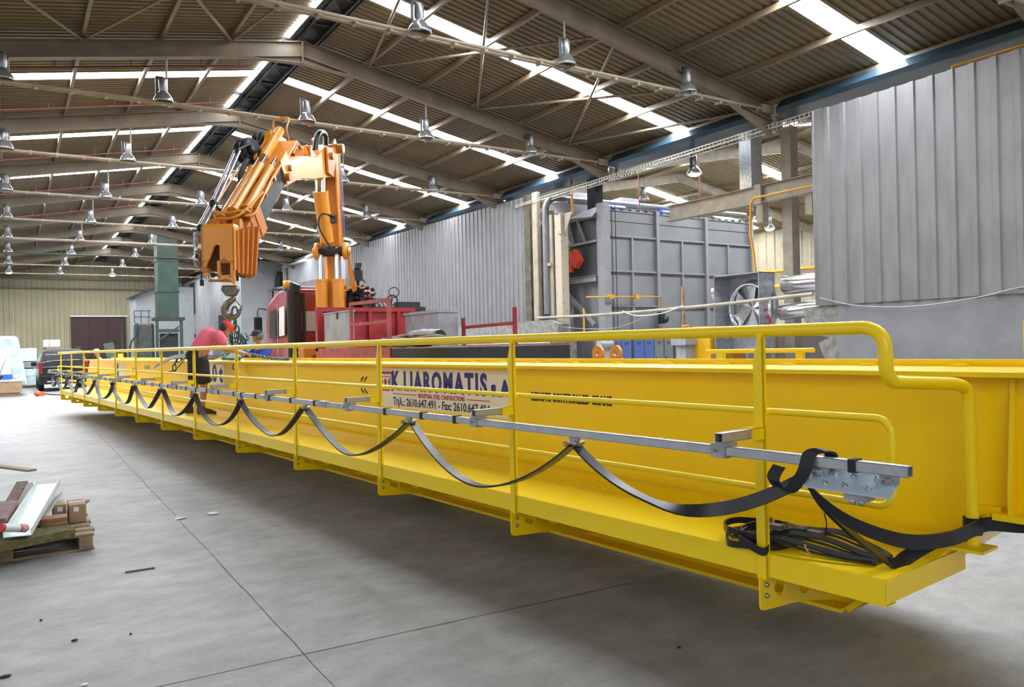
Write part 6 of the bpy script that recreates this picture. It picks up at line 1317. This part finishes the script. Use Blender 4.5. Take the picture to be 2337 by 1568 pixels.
tag(obj('blue_bin', MB().box((-0.32, 36.5, 0.69), (0.0, 36.8, 0.88)), mat('blue_plastic', (0.02, 0.12, 0.5), 0.4)), 'small blue bin on the crate', 'bin')
tag(obj('dark_bag', MB().ball((-0.55, 36.6, 0.79), (0.24, 0.2, 0.11)), BLKM), 'dark bag on the crate left of the blue bin', 'bag')
tag(obj('light_bag', MB().ball((0.09, 36.6, 0.75), (0.09, 0.09, 0.07)), mat('cream_bag', (0.55, 0.53, 0.45), 0.7)), 'little cream bag on the crate right of the blue bin', 'bag')
for i, (z0, z1, xr_) in enumerate(((0.15, 0.62, 1.0), (0.63, 0.98, 1.06), (0.99, 1.30, 0.98), (1.31, 1.96, 1.02))):
    wrinkly('wrapped_bale', [(0.36, z0), (xr_, z0+0.01), (xr_-0.02, (z0+z1)/2), (xr_, z1-0.02), (0.38, z1-0.01), (0.36, (z0+z1)/2)], 44.6, 45.5, '%s film-wrapped bale in the pile between machine and van' % ('bottom', 'second', 'third', 'topmost')[i], 'bale', (PLAS, MATS['pale_wrap_film'], mat('grey_green_film', (0.30, 0.36, 0.34), 0.35, var=.2), MATS['pale_wrap_film'])[i])['group'] = 'wrapped bales'
tag(obj('bale_pallet', MB().box((0.4, 44.7, 0), (1.0, 45.4, 0.14)), WOOD), 'small pallet under the wrapped bales', 'pallet')
t = thing('pallet_truck_tool', 'small orange machine with a long handle lying on the far floor', 'tool', (0.95, 35.3, 0))
obj('motor', MB().ball((0.82, 35.4, 0.12), (0.13, 0.16, 0.11)).box((0.85, 35.3, 0.02), (1.05, 35.45, 0.18)), mat('orange_red_plastic', (0.55, 0.12, 0.03), 0.5), t); obj('handle', MB().tube([(1.0, 35.35, 0.1), (1.3, 35.2, 0.06), (1.75, 35.1, 0.02)], 0.025, 6), DARK, t)
# green duct tower, dark machines, white lean-to
t = thing('green_duct_tower', 'dark green square duct tower rising to the roof far behind', 'duct', (7.6, 48.6, 0))
obj('shaft', MB().box((7.1, 48.0, 3.6), (8.2, 49.2, 8.5)), GREEN, t)
for z in (5.1, 6.9): obj('flange', MB().box((7.06, 47.96, z-0.04), (8.24, 49.24, z+0.04)), DARK, t)
t = thing('filter_plant', 'dark green filter machine with a frame and platform under the duct tower', 'machine', (7.3, 48.5, 0))
obj('cabinet', MB().box((5.95, 48.2, 0), (6.9, 49.5, 3.3)), mat('dark_olive_sheet', (0.045, 0.05, 0.045), 0.5, 0.2, var=0.3), t, bevel=0.15)
for x in (6.95, 8.25): obj('leg', MB().box((x, 48.0, 0), (x+0.14, 48.2, 3.6)), GREEN, t)
obj('deck', MB().box((6.9, 47.9, 3.45), (8.5, 49.4, 3.62)), DARK, t)
obj('hopper', MB().box((7.3, 48.5, 0.2), (8.2, 49.2, 2.7)), mat('black_hopper', (0.02, 0.02, 0.025), 0.6), t); obj('crossbar', MB().beam((7.1, 48.1, 2.3), (8.2, 48.1, 3.1), 0.06, 0.08).box((7.1, 48.1, 2.75), (8.2, 48.15, 2.95)), GREEN, t)
mb = MB()
for x in (5.85, 6.2, 6.6): mb.tube([(x, 48.1, 3.3), (x, 48.1, 4.0)], 0.025, 6)
mb.tube([(5.85, 48.1, 4.0), (6.7, 48.1, 4.0)], 0.03, 6).tube([(5.85, 48.1, 3.65), (6.7, 48.1, 3.65)], 0.03, 6); obj('railing', mb, GREEN, t)
obj('side_pipes', MB().tube(smooth_path([(5.6, 48.1, 0), (5.6, 48.1, 2.0), (5.9, 48.1, 2.6), (5.95, 48.1, 3.3)], 4), 0.06, 8).tube([(5.35, 48.1, 0), (5.15, 48.1, 1.6)], 0.05, 8).tube([(5.2, 48.1, 0.8), (5.2, 48.1, 3.3)], 0.04, 8), GREEN, t)
mb = MB().prism([(6.9, 56, 0), (6.9, 56, 5.3), (8.3, 56, 6.0), (10.5, 56, 6.0), (10.5, 56, 0)], (0, 3, 0)); tag(obj('white_lean_to', mb, mat('lean_to_white', (0.26, 0.27, 0.28), 0.7, var=.1)), 'small white building with a sloping roof behind the duct tower', 'building')
tag(obj('lean_to_roof', MB().beam((6.7, 57, 5.28), (8.4, 57, 6.12), 3.4, 0.1), DARK), 'dark sloping roof edge of the small white building', 'roof')
tag(obj('leaning_green_board', MB().beam((4.9, 47.5, 0), (4.5, 48, 2.2), 0.5, 0.04, (0, 1, 0)), GREEN), 'green board leaning left of the filter machine', 'board')
tag(obj('office_cabinet', MB().box((8.7, 46, 0), (9.6, 46.8, 1.9)), GREY, bevel=0.03), 'pale grey cabinet right of the filter machine', 'cabinet')
tag(obj('round_drum', MB().tube([(5.4, 45, 0.7), (5.4, 46.0, 0.7)], 0.5, 16).box((5.2, 45.1, 0), (5.6, 45.9, 0.3)), mat('greyish_drum', (0.22, 0.2, 0.18), 0.5, var=.4)), 'worn grey drum lying in front of the filter machine', 'drum')
tag(obj('fork_truck_part', MB().box((3.95, 38, 0), (4.15, 38.3, 1.6)), YEL, bevel=0.02), 'small yellow machine beyond the far end of the girder', 'machine')
# black machine bed between hall wall and lorry
tag(obj('black_machine_bed', MB().box((5.0, 21.8, 0), (5.9, 27.5, 1.45)), BLKM, bevel=0.02), 'long low black machine bed left of the lorry cab', 'machine')
# ------------------------------------------------------------------ foreground pallet with scrap
t = thing('wooden_pallet', 'battered wooden pallet at the lower left, loaded with offcuts', 'pallet', (0, 7.9, 0))
for i in range(6):
    y = 7.36+0.185*i; obj('deck_board', MB().box((-0.75, y, 0.115), (0.55+0.02*(i % 2), y+0.13, 0.137)), WOOD, t)
for x in (-0.7, -0.12, 0.44): obj('bearer', MB().box((x, 7.34, 0.02), (x+0.1, 8.4, 0.113)), WOOD, t)
for y in (7.36, 7.85, 8.28): obj('base_board', MB().box((-0.75, y, 0), (0.55, y+0.1, 0.02)), WOOD, t)
WOOL = mat('mineral_wool', (0.13, 0.118, 0.045), 0.95, var=0.35, vscale=20, bump=0.8, bscale=40)
def slab(poly, z0, z1): return MB().prism([(x, y, z0) for x, y in poly], (0, 0, z1-z0))
e2 = V((-0.93, -0.36, 0)); e1 = V((-0.36, 0.93, 0)); o_ = V((0.41, 7.30, 0.14))
mb = MB(); mb.hexa([o_, o_+e1*0.45+V((.1, 0, 0)), o_+e1*0.45+e2*0.9, o_+e2*0.9], [p+Z*0.065 for p in (o_, o_+e1*0.45+V((.1, 0, 0)), o_+e1*0.45+e2*0.9, o_+e2*0.9)])
tag(obj('mineral_wool_slab', mb, WOOL), 'torn yellow-green mineral wool slab along the front of the pallet', 'slab')
def cbox(x0, x1, y0, y1, z0, z1, lb, m_=CARD, name='cardboard_box'):
    t = thing(name, lb, 'box', ((x0+x1)/2, (y0+y1)/2, z0), 'cardboard boxes on the pallet')
    obj('carton', MB().box((x0, y0, z0), (x1, y1, z1)), m_, t, bevel=0.006); obj('tape', MB().box((x0-0.001, (y0+y1)/2-0.02, z1), (x1+0.001, (y0+y1)/2+0.02, z1+0.002)).box((x0-.002, y0-0.001, z1-0.02), (x1+.002, y1+.001, z1-0.015)), mat('shiny_tape', (0.5, 0.42, 0.33), 0.2), t)
    obj('label', MB().box((x0+0.035, y0-0.0015, (z0+z1)/2+0.02), (x0+0.075, y0, (z0+z1)/2+0.06)), WHITE, t); return t
cbox(0.40, 0.535, 7.9, 8.2, 0.137, 0.30, 'larger cardboard box at the right end of the pallet')
cbox(0.28, 0.385, 8.0, 8.25, 0.137, 0.30, 'smaller cardboard box behind the wooden block')
tag(obj('wooden_block', MB().box((0.17, 7.55, 0.205), (0.37, 7.7, 0.27)), mat('reddish_wood', (0.33, 0.17, 0.08), 0.7, var=0.5, stretch=(1, 6, 6)), bevel=0.004), 'reddish wooden block lying on the mineral wool', 'block')
WMET = mat('white_coated_steel', (0.62, 0.70, 0.70), 0.35, 0.2, var=0.06)
def chan(p, q, wd, fl, m_):
    p, q = V(p), V(q); mb = MB(); d = (q-p).normalized(); x = d.cross(Z).normalized(); u = x.cross(d).normalized()
    mb.beam(p, q, wd, 0.004); mb.beam(p-x*wd/2+u*fl/2, q-x*wd/2+u*fl/2, 0.004, fl); mb.beam(p+x*wd/2+u*fl/2, q+x*wd/2+u*fl/2, 0.004, fl)
    for k in (-0.3, -0.1, 0.12, 0.32): mb.beam(p+x*wd*k+u*0.003, q+x*wd*k+u*0.003, 0.006, 0.003)
    return mb
tag(obj('sheet_channel', chan((0.01, 7.16, 0.232), (0.27, 8.45, 0.43), 0.19, 0.055, WMET), WMET), 'wide white sheet-metal channel propped diagonally on the pallet', 'channel', 'sheet-metal channels')
tag(obj('sheet_channel', chan((0.16, 7.62, 0.225), (0.34, 8.35, 0.34), 0.06, 0.03, WMET), mat('dull_white_steel', (0.42, 0.44, 0.42), 0.5)), 'narrow dull channel beside the wide white one', 'channel', 'sheet-metal channels')
tag(obj('brick_slab', MB().beam((-0.04, 7.95, 0.34), (0.06, 8.45, 0.46), 0.09, 0.045), mat('brown_brick', (0.22, 0.15, 0.12), 0.9, var=0.4, vscale=25)), 'brown speckled slab leaning on the pallet, back one', 'slab', 'slabs on the pallet')
tag(obj('brick_slab', MB().beam((0.02, 7.85, 0.33), (0.12, 8.3, 0.46), 0.05, 0.04), mat('pale_slab', (0.36, 0.33, 0.30), 0.9, var=.2)), 'pale grey slab leaning between the brown slab and the channel', 'slab', 'slabs on the pallet')
tag(obj('brick_slab', MB().beam((-0.13, 7.5, 0.28), (-0.04, 7.85, 0.36), 0.13, 0.10), mat('pinkish_slab', (0.30, 0.20, 0.19), 0.9, var=.4)), 'pinkish broken slab at the left edge of the pallet load', 'slab', 'slabs on the pallet')
for k in range(4):
    tag(obj('scrap_block', MB().box((-0.6+0.12*k, 7.45+0.1*k, 0.207), (-0.46+0.12*k, 7.8+0.1*k, 0.29+0.01*k)), WOOD), '%s rough wooden scrap under the leaning slabs' % ORD[k], 'block', 'wood scraps on the pallet')
tb = thing('cardboard_tube', 'white and red printed tube lying at the foot of the wide channel', 'tube', (-0.03, 7.12, 0.34))
obj('sleeve', MB().tube([(-0.08, 7.10, 0.325), (0.025, 7.16, 0.295)], 0.032, 14), mat('printed_white', (0.60, 0.62, 0.64), 0.5), tb)
obj('red_end', MB().tube([(-0.095, 7.09, 0.33), (-0.08, 7.10, 0.325)], 0.034, 14).tube([(0.02, 7.157, 0.296), (0.03, 7.163, 0.294)], 0.0335, 14), mat('red_band', (0.5, 0.03, 0.05), 0.5), tb)
obj('torn_end', MB().lathe([(0.032, 0), (0.035, 0.04), (0.02, 0.06), (0, 0.05)], (0.03, 7.163, 0.294), V((0.105, 0.06, -0.03)), 9), mat('torn_paper', (0.45, 0.33, 0.28), 0.8), tb)
tag(obj('loose_plank', MB().beam((0.40, 8.9, 0.012), (0.62, 9.15, 0.12), 0.08, 0.02), WOOD), 'short plank sticking up behind the pallet', 'plank')
tag(obj('floor_plank', MB().beam((-0.3, 13.95, 0.012), (0.21, 12.85, 0.012), 0.12, 0.022), WOOD), 'single plank lying on the floor behind the pallet', 'plank')
tag(obj('paper_plate', MB().lathe([(0, 0.002), (0.05, 0.003), (0.055, 0.012), (0, 0.01)], (1.67, 8.17, 0), seg=16), WHITE), 'small white disc lying on the floor', 'litter', 'litter on the floor')
tag(obj('paper_scrap', MB().add([(1.3, 8.1, .004), (1.42, 8.12, .012), (1.4, 8.2, .004), (1.33, 8.22, .014)], [(0, 1, 2, 3)]), mat('clear_scrap', (0.5, 0.5, 0.5), 0.3)), 'crumpled clear scrap left of the white disc', 'litter', 'litter on the floor')
tag(obj('stick', MB().beam((0.68, 6.42, 0.006), (0.88, 6.41, 0.006), 0.012, 0.01), mat('brown_stick', (0.16, 0.09, 0.06), 0.8)), 'thin brown stick on the floor in the foreground', 'litter', 'litter on the floor')
for k, (x, y, r_) in enumerate(((0.27, 5.09, 0.02), (-0.06, 4.74, 0.03), (0.27, 4.38, 0.02), (2.96, 2.98, 0.012), (0.55, 5.0, 0.008), (0.12, 5.6, 0.01))):
    tag(obj('floor_grit', MB().ball((x, y, 0.006), (r_, r_*.6, 0.006), 7, 5), WHITE if k == 2 else BLKM), '%s bit of debris on the foreground floor' % ('longish dark', 'dark lower-left', 'white', 'tiny dark lower-right', 'tiny dark', 'faint dark')[k], 'litter', 'litter on the floor')
